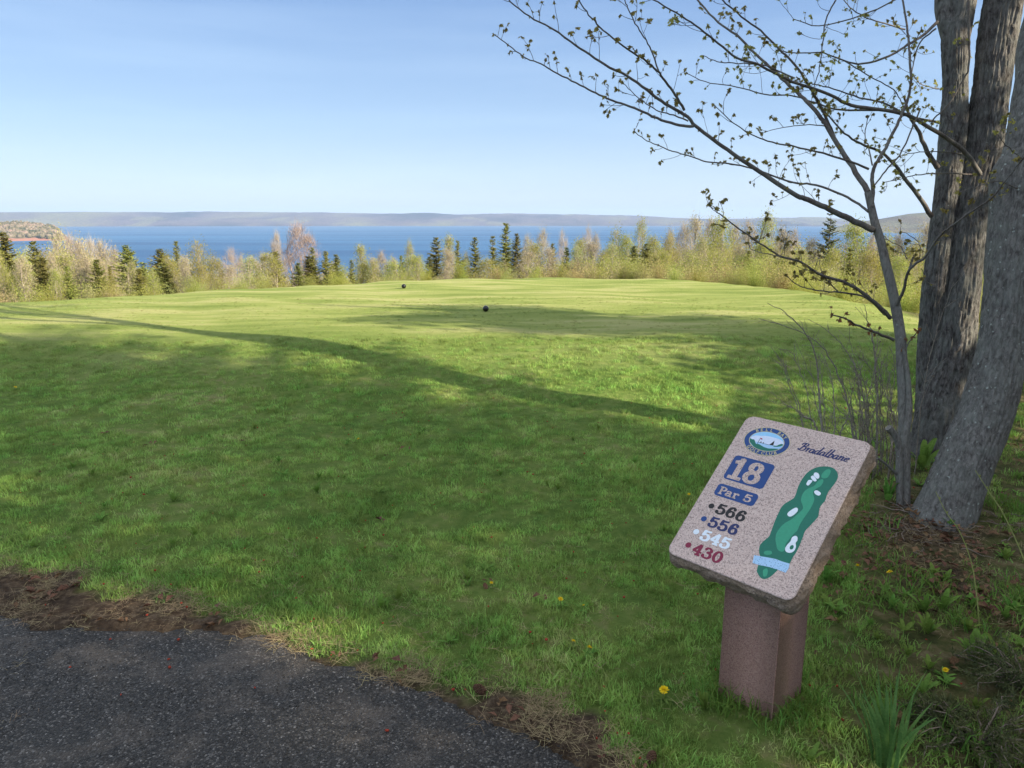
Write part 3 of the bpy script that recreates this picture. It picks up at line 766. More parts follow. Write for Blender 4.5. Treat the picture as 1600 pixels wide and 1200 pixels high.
# curled dead leaves and soil crumbs
def dead_leaf(seed):
    r = np.random.default_rng(seed); mb = MB()
    for k in range(3):
        c_ = np.array([r.normal(0, .03), r.normal(0, .03), .006]); a = r.random() * 6.28; L = r.uniform(.012, .028)
        d = np.array([math.cos(a), math.sin(a), r.uniform(-.2, .5)]) * L; s_ = np.array([-math.sin(a), math.cos(a), .3]) * L * .55; u_ = np.array([0, 0, L * .5])
        mb.add([c_ - d, c_ + s_ + u_, c_ + d, c_ - s_ + u_ * .8, c_], [[0, 1, 4], [1, 2, 4], [2, 3, 4], [3, 0, 4]])
    return mb.mesh("dead_leaf", m_litter)
q = area_pts(16000, -3.4, 5, 1.5, 6); q = q[in_view(q)]
sd_ = soil_d(q[:, 0], q[:, 1]); ad_ = asph_d(q[:, 0], q[:, 1])
dtree = np.minimum(np.hypot(q[:, 0] - 2.15, q[:, 1] - 3.6), np.hypot(q[:, 0] - 1.98, q[:, 1] - 3.05))
pr = np.where((sd_ > 0) & (ad_ < .02), .09, .003) + .9 * np.exp(-(dtree / .33) ** 2) + .05 * rough_f(q[:, 0], q[:, 1])
q = q[rng.random(len(q)) < pr]
zz = np.where(asph_d(q[:, 0], q[:, 1]) > 0, .008, hfun(q[:, 0], q[:, 1]) + .012)
scatter("leaf_litter", m_litter, np.column_stack([q, zz]), np.column_stack([rng.normal(0, .2, len(q)), np.zeros(len(q)), rng.random(len(q)) * 6.28]), rng.uniform(.5, 1.2, len(q)),
        [dead_leaf(i) for i in range(4)], "brown dead leaves and crumbs on the soil and round the tree feet", "leaf litter")
# small red fallen maple flowers
m_redbit = plain("red_fallen_flowers", (.30, .05, .03), .8, .1, .3, 60)
q = area_pts(420, -4.5, 3.2, 1.5, 6.5); q = q[in_view(q)]
V, F = pebbles(q, np.where(asph_d(q[:, 0], q[:, 1]) > 0, .012, hfun(q[:, 0], q[:, 1]) + .022), .003 + .0035 * rng.random(len(q)), .9, .7)
mb = MB(); mb.add(V, F)
tag(mb.build("fallen_flowers", m_redbit), "tiny red maple flowers fallen on the lawn and path", "fallen flowers", kind="stuff")

# rosettes of broad weed leaves
def rosette(seed, n_, L, W_, mat, up=.6):
    r = np.random.default_rng(seed); mb = MB()
    for k in range(n_):
        a = k * 6.28 / n_ + r.normal(0, .3); ll = L * r.uniform(.6, 1.1); e = up * r.uniform(.5, 1.3)
        s_ = np.linspace(0, 1, 6); wv_ = W_ * np.sin(np.pi * (s_ * .85 + .12)) * r.uniform(.8, 1.1)
        x_ = s_ * ll * math.cos(e); z_ = np.sin(s_ * 1.6) * ll * math.sin(e)
        ct = np.column_stack([np.cos(a) * x_, np.sin(a) * x_, z_]); sd3 = np.array([-math.sin(a), math.cos(a), 0])
        A = ct - sd3 * wv_[:, None] + [0, 0, W_ * .3]; B = ct + sd3 * wv_[:, None] + [0, 0, W_ * .3]
        V_ = np.vstack([A, ct, B]); m = 6; F_ = []
        for i in range(m - 1):
            F_ += [(i, i + 1, m + i + 1, m + i), (m + i, m + i + 1, 2 * m + i + 1, 2 * m + i)]
        mb.add(V_, F_)
    return mb.mesh("rosette", mat, True)
q = area_pts(1100, .6, 6, 1.6, 7); q = q[in_view(q)]
q = q[rng.random(len(q)) < rough_f(q[:, 0], q[:, 1]) * .8]
qq = area_pts(60, -3, 1.4, 2.2, 6); q = np.vstack([q, qq[soil_d(qq[:, 0], qq[:, 1]) < -.1]])
scatter("weeds", m_weed, np.column_stack([q, hfun(q[:, 0], q[:, 1])]), np.column_stack([np.zeros(len(q)), np.zeros(len(q)), rng.random(len(q)) * 6.28]), rng.uniform(.35, 1.0, len(q)),
        [rosette(i, 6 + i, .075, .011, m_weed, [.9, .6, 1.1][i]) for i in range(3)], "low broad leaved weeds in the grass under the trees", "weeds")

# shrubby fringe right behind the tee and woodland further down the slope
def shrub_mesh(seed, mat):
    r = np.random.default_rng(seed); C = []
    mb = MB()
    for k in range(16):
        a = r.random() * 6.28; t_ = r.uniform(.1, .7)
        e_ = np.array([math.cos(a) * t_, math.sin(a) * t_, r.uniform(.6, 1.5)])
        s_ = np.linspace(0, 1, 5)[:, None]; pts_ = e_ * s_ + r.normal(size=(5, 3)) * .04 * s_
        mb.tube(pts_, np.linspace(.012, .003, 5), 3, False)
        C.append(pts_[r.integers(1, 5, 210)] + r.normal(size=(210, 3)) * .13)
    mb.quads(leaf_quads(r, np.concatenate(C), .027 * r.uniform(.6, 1.3, 16 * 210)))
    return mb.mesh("shrub", mat)
th = np.radians(np.concatenate([rng.uniform(-44, 44, 420), rng.uniform(3, 44, 200)])); dd_ = rng.uniform(.8, 9, 620) ** 1.0
Rr = np.interp(np.degrees(th), eth, er) + dd_
x, y = np.sin(th) * Rr, np.cos(th) * Rr
sc_ = rng.uniform(.4, 1.0, 620) * (.45 + .10 * dd_) * np.where(np.degrees(th) > 2, 1.0, .75)
scatter("thicket", m_yg, np.column_stack([x, y, hfun(x, y) - .05]), np.column_stack([np.zeros(620), np.zeros(620), rng.random(620) * 6.28]), sc_,
        [shrub_mesh(i, mt) for i, mt in enumerate((m_yg, m_tan, m_yg, m_pale, m_yg, m_red))], "low budding thicket along the far foot of the tee", "thicket")
N_ = 560
th = np.radians(rng.uniform(-40, 42, N_)); dd_ = rng.uniform(40, 130, N_)
x, y = np.sin(th) * dd_, np.cos(th) * dd_
zg = hfun(x, y); deg = np.degrees(th)
pyt = np.interp(deg, [-40, -35, -31, -28, -24, -18, 0, 8, 12, 20, 40], [362, 366, 371, 390, 408, 414, 408, 388, 366, 364, 362]) + rng.uniform(-3, 20, N_)
tanv = np.array([ytop_world(800 + FPX * math.tan(t) * 1.0, p_, d_)[0] for t, p_, d_ in zip(th, pyt, dd_)])
zb = tanv - rng.uniform(6, 9, N_)
zb = np.minimum(zb, np.maximum(zg, zb))          # crowns stand on the slope, stems reach down to it
allv = VAR['tan'] + VAR['red'] + VAR['yg'] + VAR['bare'] + VAR['pale'] + VAR['thin']
def joined(pair, mat):
    o1, o2 = pair; return o2
hh = tanv - zg
ok = hh > 2
scatter("woodland", m_tan, np.column_stack([x, y, zg])[ok], np.column_stack([np.zeros(N_), np.zeros(N_), rng.random(N_) * 6.28])[ok], (hh / 9.0)[ok],
        [v[j] for v in (VAR['tan'] + VAR['red'] + VAR['yg'][:2] + VAR['thin'][:1]) for j in (1,)], "budding woodland on the slope down to the lake", "woodland")

# ------------------------------------------------------------------ off-frame trees at right whose shade falls across the lawn
def shade_spruce(seed, x, y, H, Rr, label, wh=31, per=9):
    me = spruce_meshes(seed, H, Rr, wh, per, m_spruce, .0, .13, .08, 16)
    root = empty("spruce_tree", (x, y, 0), seed)
    tag(root, label, "tree")
    for nm, m in zip(("trunk", "crown"), me):
        o = bpy.data.objects.new(nm, m); COL.objects.link(o); o.parent = root
SH = [(101, 8.6, 1.0, 10.6, 3.0, "wide dark spruce nearest the tee, standing right of the view"), (102, 7.4, -2.6, 9, 2.3, "wide dark spruce standing to the right of the cart path"),
      (103, 6.2, -5.4, 9, 2.3, "wide dark spruce standing behind and right of the camera"), (104, 12.5, -1.0, 13, 2.9, "tallest dark spruce in the second row at right"),
      (105, 11.5, -4.3, 12, 2.8, "tall dark spruce in the middle of the second row at right"), (106, 10.2, -7.4, 12, 2.8, "tall dark spruce at the far end of the second row"),
      (107, 16.5, -3.2, 14, 2.8, "very tall dark spruce behind the second row at right"),
      (108, 13.9, -3.4, 13.8, 2.6, "tall dark spruce closing the gap in the second row at right")]
for s_ in SH: shade_spruce(*s_[:5], s_[5], 31, 5 if s_[0] == 102 else 9)

# ------------------------------------------------------------------ the big maples at right
def catmull(P_, m):
    P_ = np.asarray(P_, float); n_ = len(P_)
    if n_ < 3: 
        s = np.linspace(0, 1, m)[:, None]; return P_[0] * (1 - s) + P_[-1] * s
    Q_ = np.vstack([2 * P_[0] - P_[1], P_, 2 * P_[-1] - P_[-2]])
    t = np.linspace(0, n_ - 1 - 1e-9, m); i = t.astype(int); f = (t - i)[:, None]
    a, b_, c_, d = Q_[i], Q_[i + 1], Q_[i + 2], Q_[i + 3]
    return .5 * ((2 * b_) + (-a + c_) * f + (2 * a - 5 * b_ + 4 * c_ - d) * f ** 2 + (-a + 3 * b_ - 3 * c_ + d) * f ** 3)
def big_trunk(name, pts, rads, mat, parent, furrow=.006, seed=0, sides=120, step=.02, flare=.35, fh=.25, lobes=5):
    L = np.sum(np.linalg.norm(np.diff(pts, axis=0), axis=1)); m = int(L / step)
    C = catmull(np.column_stack([pts, rads]), m); c_, r_ = C[:, :3], C[:, 3]
    t = np.gradient(c_, axis=0); t /= np.linalg.norm(t, axis=1)[:, None]
    u = np.cross(t[0], [0, 1.0, 0]); V = []
    s_ = np.concatenate([[0], np.cumsum(np.linalg.norm(np.diff(c_, axis=0), axis=1))])
    for i in range(m):
        u = u - t[i] * (u @ t[i]); u /= np.linalg.norm(u); w_ = np.cross(t[i], u)
        for k in range(sides):
            a = 6.28318 * k / sides; ca, sa = math.cos(a), math.sin(a)
            fl = flare * math.exp(-s_[i] / fh) * (1 + .5 * math.sin(lobes * a + seed))
            big = .07 * noise.noise(Vector((ca * 1.2 + seed, sa * 1.2, s_[i] * 1.4)))
            q_ = Vector((ca * 5.5 + seed, sa * 5.5, s_[i] * 3.2)); q_ += Vector((0, 0, .5)) * noise.noise(q_ * 1.7)
            rid = 1 - 2.2 * abs(noise.noise(q_ * 1.5)) ; rid2 = 1 - 2 * abs(noise.noise(Vector((ca * 14 + seed, sa * 14, s_[i] * 11))))
            R_ = r_[i] * (1 + fl + big) + furrow * (rid * 1.0 + .5 * rid2 - .75)
            V.append(c_[i] + R_ * (ca * u + sa * w_))
    ii = np.arange(m - 1)[:, None] * sides; j = np.arange(sides)[None]; k = (j + 1) % sides
    mb = MB(); mb.add(np.array(V), np.stack([ii + j, ii + k, ii + sides + k, ii + sides + j], -1).reshape(-1, 4))
    return mb.build(name, mat, parent, True)

# leaf clusters on twigs
def maple_leaf(r, c, d, size):
    """one drooping, half folded five pointed leaf"""
    side = np.cross(d, rnd_unit(r, 1)[0]); side /= np.linalg.norm(side) + 1e-9
    nrm = np.cross(d, side)
    o = [(0, 0), (.28, .42), (.5, .22), (.62, .5), (.72, .2), (1.05, 0), (.72, -.2), (.62, -.5), (.5, -.22), (.28, -.42)]
    V_ = [c + size * (d * a + side * b_ + nrm * (.35 * abs(b_) - .2 * a * a)) for a, b_ in o]
    V_.append(c + size * d * .45)
    return V_, [(i, (i + 1) % 10, 10) for i in range(10)]
class Twigs:
    def __init__(s, seed, leafsize=.017):
        s.r = np.random.default_rng(seed); s.br = MB(); s.lf = MB(); s.ls = leafsize
    def cluster(s, c, n_=4, size=None):
        for k in range(n_):
            d = rnd_unit(s.r, 1)[0] * .8 + [0, 0, -.55]; d /= np.linalg.norm(d)
            V_, F_ = maple_leaf(s.r, c, d, (size or s.ls) * s.r.uniform(.6, 1.3)); s.lf.add(V_, F_)
        V_ = IV * .0035 + c; s.br.add(V_, IF)
    def twig(s, p, d, L, rad=.0016, lv=0):
        r = s.r; m = 6; pts_ = [p]
        dv = d / np.linalg.norm(d); bend = r.normal(size=3) * .12 + [0, 0, .16]
        for i in range(m):
            dv = dv + bend * .8 + r.normal(size=3) * .08; dv /= np.linalg.norm(dv); pts_.append(pts_[-1] + dv * L / m)
        pts_ = np.array(pts_)
        s.br.tube(pts_, np.linspace(rad, rad * .6, m + 1), 4)
        s.cluster(pts_[-1], int(r.integers(3, 6)))
        if lv < 1 and L > .09:
            for k in range(int(r.integers(1, 3))):
                i = int(r.integers(1, m)); s.twig(pts_[i], dv + rnd_unit(r, 1)[0] * .9, L * r.uniform(.25, .5), rad * .7, lv + 1)
        elif r.random() < .5: s.cluster(pts_[3], 2, s.ls * .6)
    def branch(s, pts_, r0, r1, spacing=.062, tw=(.04, .16), start=.12, sides=8):
        m = max(8, len(pts_) * 4); c_ = catmull(pts_, m)
        c_[1:-1] += s.r.normal(size=(m - 2, 3)) * .0015
        rad = r0 + (r1 - r0) * np.linspace(0, 1, m) ** .75
        s.br.tube(c_, rad, sides)
        seg = np.linalg.norm(np.diff(c_, axis=0), axis=1); cum = np.concatenate([[0], np.cumsum(seg)]); L = cum[-1]
        x_ = L * start
        while x_ < L:
            i = min(np.searchsorted(cum, x_), m - 1)
            dloc = c_[min(i + 1, m - 1)] - c_[max(i - 1, 0)]; dloc /= np.linalg.norm(dloc) + 1e-9
            a = rnd_unit(s.r, 1)[0]; a -= dloc * (a @ dloc); a /= np.linalg.norm(a)
            if s.r.random() < .8: s.twig(c_[i], dloc * .6 + a + [0, 0, .2], s.r.uniform(*tw))
            else: s.cluster(c_[i] + a * .006, 2, s.ls * .7)
            x_ += spacing * s.r.uniform(.5, 1.6)
        s.cluster(c_[-1], 4)
def trace(px, d0, d1, wob=0.0):
    n_ = len(px); return np.array([P(x_, y_, d0 + (d1 - d0) * (i / (n_ - 1)) + wob * math.sin(i * 1.3)) for i, (x_, y_) in enumerate(px)])
def rp(pxr, dep): return pxr / FPX * dep

# ---- sapling
tree_s = empty("maple_sapling", tuple(G(1413, 800)))
tag(tree_s, "slim young maple with long bare leafing branches, directly behind the sign", "tree")
def local(o, par):                    # keeps world coordinates for a child of a moved empty
    o.matrix_parent_inverse = Matrix.Translation(-Vector(par.location)); return o
DS = 4.22
stem = [(1412, 812), (1412, 760), (1413, 700), (1412, 620), (1409, 567), (1407, 527), (1399, 476), (1391, 440), (1383, 407), (1376, 376), (1367, 348), (1361, 322), (1356, 300)]
tb = MB()
pt = trace(stem, DS, DS + .05); c_ = catmull(pt, 90)
rr_ = np.interp(np.linspace(0, 1, 90), [0, .06, .25, .6, 1], [rp(12, DS), rp(9.5, DS), rp(8.6, DS), rp(7.2, DS), rp(5.4, DS)])
tb.tube(c_, rr_, 20)
up1 = [(1356, 300), (1330, 258), (1306, 222), (1285, 186), (1264, 162), (1249, 147), (1225, 126), (1204, 105), (1180, 84), (1150, 54), (1120, 33), (1090, 0), (1050, -50), (1000, -110)]
up2 = [(1306, 222), (1294, 192), (1276, 156), (1261, 129), (1240, 99), (1219, 78), (1189, 48), (1156, 24), (1120, -10), (1080, -60)]
up3 = [(1362, 325), (1364, 300), (1363, 279), (1366, 261), (1378, 240), (1399, 201), (1408, 180), (1420, 150), (1423, 120), (1421, 75), (1417, 39), (1411, 6), (1400, -50), (1395, -120)]
# second stem hugging the base, broken stub and dead side shoots
tb.tube(catmull(trace([(1414, 806), (1415, 740), (1413, 690), (1420, 650), (1420, 610), (1417, 575), (1412, 545)], DS - .05, DS - .02), 40), np.linspace(rp(7.5, DS), rp(2.5, DS), 40), 12)
tb.tube(catmull(trace([(1406, 790), (1405, 720), (1404, 695), (1398, 680), (1388, 668)], DS - .06, DS - .12), 24), np.linspace(rp(5, DS), rp(5.2, DS), 24), 12)
tb.tube(catmull(trace([(1407, 745), (1395, 735), (1383, 724), (1371, 716)], DS - .05, DS - .2), 16), np.linspace(rp(2.6, DS), rp(1.6, DS), 16), 8)
local(tb.build("trunk", m_bark_s, tree_s, True), tree_s)
tw = Twigs(3, .021)
def B(px, d0, d1, w0, w1, wob=.0, **k):
    pt = trace(px, d0, d1, wob); tw.branch(pt, rp(w0, d0) / 2 * .85, rp(w1, d1) / 2 * .8, **k)
B(up1, DS + .05, DS + .9, 10.5, 2.6, .02)
B(up2, DS + .25, DS - .1, 6.5, 2.4, .02)
B(up3, DS + .03, DS + .5, 8, 3.0, .03)
L1 = [(1364, 359), (1340, 348), (1313, 335), (1287, 323), (1260, 311), (1240, 303), (1195, 273), (1171, 258), (1150, 243), (1120, 222), (1090, 200), (1072, 180), (1042, 164), (1018, 147), (988, 123), (952, 105), (919, 84), (889, 63), (862, 45), (829, 27), (799, 3), (770, -30)]
B(L1, DS + .03, DS - .55, 12, 2.2, .0)
B([(1084, 197), (1060, 195), (1030, 186), (1000, 172), (970, 162), (946, 153), (922, 141), (895, 127), (865, 112), (844, 99), (820, 90), (796, 72), (772, 54)], DS - .30, DS - .1, 5.5, 1.8)
B([(1069, 172), (1054, 147), (1039, 126), (1027, 111), (1006, 93), (982, 78), (958, 60), (937, 42), (919, 21), (904, 0), (890, -25)], DS - .3, DS - .9, 5, 2)
B([(1030, 114), (1021, 87), (1009, 63), (994, 39), (982, 15), (976, 0), (965, -30)], DS - .46, DS - .6, 3, 1.8)
B([(1075, 189), (1054, 180), (1030, 174), (1006, 159), (988, 144), (970, 126)], DS - .32, DS - .2, 3, 1.3)
B([(1357, 331), (1336, 315), (1306, 300), (1270, 288), (1240, 285), (1195, 270), (1171, 262), (1135, 255), (1105, 253), (1078, 244), (1048, 235), (1018, 223), (1000, 213), (991, 204)], DS + .04, DS + .8, 5, 1.6)
B([(1391, 497), (1372, 476), (1345, 455), (1319, 441), (1292, 433), (1271, 423), (1249, 409), (1220, 401), (1210, 395), (1175, 372), (1145, 350), (1122, 332), (1117, 325)], DS, DS - .7, 8, 1.6)
B([(1383, 492), (1353, 465), (1313, 457), (1295, 456), (1268, 452), (1244, 444), (1228, 428)], DS, DS - .2, 4.5, 1.4)
B([(1309, 455), (1287, 433), (1271, 423)], DS - .1, DS - .3, 2.5, 1.4, spacing=.12)
B([(1220, 401), (1195, 396), (1175, 390), (1168, 378)], DS - .5, DS - .4, 2, 1)
B([(1357, 264), (1318, 249), (1279, 238), (1240, 229), (1210, 223), (1180, 213), (1150, 195), (1129, 177), (1114, 162)], DS + .05, DS - .4, 4.5, 1.4)
B([(1294, 198), (1264, 195), (1225, 199), (1189, 207)], DS + .2, DS + .3, 2.4, 1)
B([(1401, 477), (1412, 452), (1420, 423), (1447, 399), (1468, 369), (1489, 351), (1521, 329), (1551, 308), (1585, 264), (1610, 235)], DS, DS - .9, 6, 2.5)
B([(1420, 423), (1424, 410), (1428, 401)], DS - .1, DS - .1, 3.4, 2.4, spacing=1)
B([(1417, 404), (1407, 385), (1388, 375), (1375, 362)], DS - .1, DS + .1, 2, 1.2, spacing=.15)
B([(1425, 417), (1437, 401), (1436, 380), (1420, 367), (1407, 361)], DS - .15, DS, 2.2, 1.2, spacing=.15)
B([(1363, 258), (1357, 228), (1351, 216), (1356, 180)], DS + .05, DS + .3, 3, 1.5)
B([(1438, 170), (1410, 235), (1388, 262), (1366, 290)], DS + .3, DS + .05, 3, 3, spacing=.2)
tw2 = Twigs(4, .020)
def B2(px, d0, d1, w0, w1, **k): tw2.branch(trace(px, d0, d1), rp(w0, d0) / 2, rp(w1, d1) / 2, **k)
B2([(1396, 531), (1367, 519), (1340, 508), (1319, 497), (1300, 492)], DS, DS - .4, 5, 2, spacing=.05, tw=(.02, .05))
B2([(1412, 560), (1418, 540), (1432, 520), (1438, 512)], DS, DS - .1, 2, 1.4, spacing=.05, tw=(.02, .05))
local(tw.br.build("branches", m_branch, tree_s, True), tree_s)
local(tw.lf.build("leaves", m_mleaf, tree_s), tree_s)
local(tw2.br.build("low_branches", m_branch, tree_s, True), tree_s)
local(tw2.lf.build("rusty_leaves", m_mleafred, tree_s), tree_s)["label"] = "rust brown young leaf tufts on the lowest shoots"

# ---- twin trunked maple (A thin, B thick) and the leaning maple C
DB = 5.15
def trunk_pts(rows, ext):             # rows: px, py, radius px, depth ; ext: extra world points
    pts_ = np.array([P(a, b_, d_) for a, b_, r_, d_ in rows]); rad = np.array([rp(r_, d_) / math.sqrt(1 + ((a - 800) / FPX) ** 2) for a, b_, r_, d_ in rows])
    if not ext: return pts_, rad
    return np.vstack([pts_, [e[:3] for e in ext]]), np.concatenate([rad, [e[3] for e in ext]])
tree_b = empty("maple_tree", tuple(G(1462, 722)))
tag(tree_b, "big furrowed maple with two upright trunks, behind the leaning one", "tree")
rb = [(1460, 745, 44, DB), (1463, 700, 41, DB), (1474, 620, 38, DB), (1489, 540, 36, DB), (1505, 407, 32, DB), (1520, 300, 31, DB), (1534, 240, 31, DB), (1549, 135, 30, DB), (1567, 0, 32, DB)]
pb, rbb = trunk_pts(rb, [])
top = pb[-1]; ext = [(top[0] + .10, top[1] + .05, top[2] + .7, .065), (top[0] + .3, top[1] + .1, top[2] + 2.2, .03), (top[0] + .55, top[1] + .3, top[2] + 4.2, .03), (top[0] + .3, top[1], top[2] + 6.2, .01)]
pB, rB = trunk_pts(rb, ext)
local(big_trunk("trunk", pB, rB, m_bark_b, tree_b, .012, 1.0, 150, .018, .22), tree_b)
ra = [(1449, 735, 30, DB + .12), (1448, 690, 24, DB + .1), (1450, 620, 20, DB + .08), (1450, 567, 18, DB + .06), (1456, 487, 19, DB + .03), (1461, 439, 19.5, DB), (1472, 353, 19.5, DB), (1478, 315, 20, DB), (1484, 270, 21.5, DB), (1491, 180, 22, DB), (1493, 135, 20, DB), (1494, 60, 23, DB), (1503, 20, 20, DB), (1506, -40, 19, DB)]
pa, _ = trunk_pts(ra, []); top = pa[-1]
pA, rA = trunk_pts(ra, [(top[0] - .1, top[1] + .2, top[2] + 1.2, .045), (top[0] - .35, top[1] + .4, top[2] + 3.2, .03), (top[0] - .5, top[1] + .4, top[2] + 5.4, .02)])
local(big_trunk("trunk", pA, rA, m_bark_b, tree_b, .008, 7.0, 110, .022, .1), tree_b)
tb = MB()
f0 = trace([(1494, 75), (1484, 45), (1476, 15), (1470, -30), (1462, -90)], DB, DB + .1)
f0 = np.vstack([f0, [f0[-1] + [-.4, -.1, 1.3], f0[-1] + [-.9, -.2, 2.8], f0[-1] + [-1.2, -.2, 4.3]]])
tb.tube(catmull(f0, 60), np.interp(np.linspace(0, 1, 60), [0, .3, .45, 1], [rp(16, DB), rp(14, DB), .035, .01]), 20)
tw = Twigs(11, .02)
D2 = DB - .1
def B(px, d0, d1, w0, w1, wob=.0, **k):
    tw.branch(trace(px, d0, d1, wob), rp(w0, d0) / 2 * .85, rp(w1, d1) / 2 * .8, **k)
B([(1531, 272), (1510, 240), (1480, 216), (1450, 198), (1420, 181), (1375, 171), (1330, 165), (1300, 150), (1270, 138), (1240, 129), (1210, 114), (1180, 99), (1150, 90), (1120, 66), (1090, 42), (1060, 22), (1021, 0), (990, -20)], DB - .22, DB - 1.6, 9, 2.2)
B([(1468, 192), (1420, 181), (1384, 162), (1345, 153), (1300, 138), (1265, 130)], DB - .2, DB - .9, 5, 2)
B([(1375, 172), (1312, 171), (1279, 162), (1240, 150), (1195, 147), (1150, 135), (1105, 129), (1072, 114)], DB - .6, DB - .3, 4, 1.4)
B([(1240, 122), (1195, 102), (1150, 99), (1120, 96), (1099, 87)], DB - 1.1, DB - 1.0, 3, 1.4)
B([(1465, 34), (1444, 54), (1420, 69), (1396, 84), (1366, 96), (1336, 99), (1306, 90), (1282, 82), (1240, 83), (1215, 78)], DB - .1, DB - .7, 6, 1.6)
B([(1321, 96), (1360, 120), (1396, 141), (1411, 165)], DB - .5, DB - .3, 2.4, 1.8)
B([(1462, 45), (1438, 66), (1426, 105), (1421, 150)], DB - .1, DB - .2, 3.5, 1.4)
B([(1414, 46), (1384, 37), (1354, 28), (1330, 13), (1318, 0), (1305, -20)], DB - .1, DB - .3, 3, 1.4)
B([(1465, 262), (1447, 234), (1435, 204), (1423, 186), (1412, 150)], DB - .1, DB - .3, 10, 4)
B([(1456, 338), (1435, 306), (1414, 279), (1396, 255), (1375, 237), (1345, 225), (1318, 207), (1294, 180), (1270, 150)], DB - .1, DB - .6, 9, 2)
B([(1513, -10), (1514, 99), (1507, 120), (1483, 162), (1459, 186), (1456, 195)], DB - .5, DB - .3, 4, 2.5, spacing=.12)
B([(1306, 0), (1291, 30), (1285, 75), (1279, 114), (1270, 141)], DB - .9, DB - .9, 3, 1.6)
B([(1534, 273), (1480, 271), (1435, 273), (1405, 280), (1380, 285)], DB - .2, DB - .5, 3, 1.2)
B([(1504, 240), (1465, 237), (1420, 240), (1395, 250)], DB - .25, DB - .5, 2.4, 1.1)
B([(1472, 140), (1440, 132), (1425, 115)], DB - .1, DB - .4, 2.2, 1.2)
B([(1560, -60), (1450, -30), (1380, 10), (1290, 40), (1240, 30)], DB - .4, DB - .9, 4, 1.6)
B([(1460, 445), (1448, 440), (1440, 420)], DB - .15, DB - .2, 1.8, 1.0, spacing=.2)
# upper limbs whose shade falls on the tee
def crown_limbs(tw_, starts, seed):
    r = np.random.default_rng(seed)
    def limb(p, d, L, rad, lv):
        m = 7; pts_ = [np.array(p)]; dv = np.array(d, float)
        for i in range(m):
            dv = dv + r.normal(size=3) * .16 + [0, 0, .06]; dv /= np.linalg.norm(dv); pts_.append(pts_[-1] + dv * L / m)
        if lv < 2:
            tw_.br.tube(catmull(np.array(pts_), 16), np.linspace(rad, rad * .4, 16), 7)
            for k in range(7 - lv):
                i = int(r.integers(2, m + 1)); limb(pts_[i], dv + rnd_unit(r, 1)[0] * 1.0, L * r.uniform(.4, .6), rad * .5, lv + 1)
        else: tw_.branch(np.array(pts_), rad, .003, spacing=.16, tw=(.08, .25), sides=5)
    for p, d, L, rad in starts: limb(p, d, L, rad * .9, 0)
tw.ls = .042  # crown leaves above the view enlarged to thicken their shade on the tee
crown_limbs(tw, [(pB[-4] + [0, 0, .45], (-.9, .1, .5), 2.4, .05), (pB[-4] + [0, 0, .8], (-.5, .8, .6), 2.4, .05), (pB[-3], (-.7, .1, .7), 2.6, .05), (pB[-3] + [0, 0, .6], (.7, .3, .7), 2.4, .05), (pB[-2], (-.6, -.4, .8), 2.2, .04), (pB[-2] + [0, 0, .7], (.5, -.5, .9), 2.0, .03),
                 (pA[-2], (-.8, .5, .6), 2.2, .035), (pA[-3], (-.5, .7, .8), 2.0, .03), (f0[-2], (-.9, .2, .5), 2.2, .03), (f0[-3], (-.7, -.5, .7), 2.2, .03)], 5)
local(tb.build("limb", m_bark_b, tree_b, True), tree_b)
local(tw.br.build("branches", m_branch, tree_b, True), tree_b)
local(tw.lf.build("leaves", m_mleaf, tree_b), tree_b)

DC = 4.03
tree_c = empty("maple_tree", tuple(G(1485, 812)))
tag(tree_c, "smooth grey maple trunk leaning to the right beside the frame edge", "tree")
rc = [(1462, 850, 56, DC), (1472, 822, 52, DC), (1485, 787, 50, DC), (1500, 747, 49, DC), (1515, 709, 48, DC), (1535, 660, 47, DC), (1553, 600, 46, DC), (1566, 540, 43, DC), (1577, 473, 46, DC), (1585, 400, 48, DC), (1590, 330, 47, DC),
      (1593, 280, 50, DC), (1606, 240, 45, DC), (1616, 180, 45, DC), (1625, 120, 44, DC), (1642, 20, 44, DC)]
rc = [(a, b_, r_ * .94, d_) for a, b_, r_, d_ in rc]
pc, _ = trunk_pts(rc, []); top = pc[-1]
pC, rC = trunk_pts(rc, [(top[0] + .25, top[1] + .0, top[2] + 1.0, .10), (top[0] + .6, top[1] - .1, top[2] + 2.6, .055), (top[0] + .8, top[1] - .1, top[2] + 4.6, .03), (top[0] + .8, top[1], top[2] + 6.2, .01)])
local(big_trunk("trunk", pC, rC, m_bark_c, tree_c, .007, 4.0, 160, .016, .30, .13, 3), tree_c)
tw = Twigs(21, .042)  # unseen crown leaves oversized so they cast fuller shade
crown_limbs(tw, [(pC[-3], (.5, .6, .8), 2.6, .05), (pC[-3] + [0, 0, .8], (-.6, -.1, .9), 2.6, .05), (pC[-2], (.6, -.5, .8), 2.4, .04), (pC[-2] + [0, 0, .4], (-.7, .4, .7), 2.2, .035)], 8)
tw.ls = .02
def B(px, d0, d1, w0, w1, wob=.0, **k):
    tw.branch(trace(px, d0, d1, wob), rp(w0, d0) / 2 * .85, rp(w1, d1) / 2 * .8, **k)
B([(1590, 295), (1560, 283), (1530, 290), (1500, 300)], DC - .18, DC - .5, 2.4, 1.2)
B([(1600, 250), (1570, 225), (1556, 205)], DC - .17, DC - .5, 2, 1.2, spacing=.05)
local(tw.br.build("branches", m_branch, tree_c, True), tree_c)
local(tw.lf.build("leaves", m_mleaf, tree_c), tree_c)

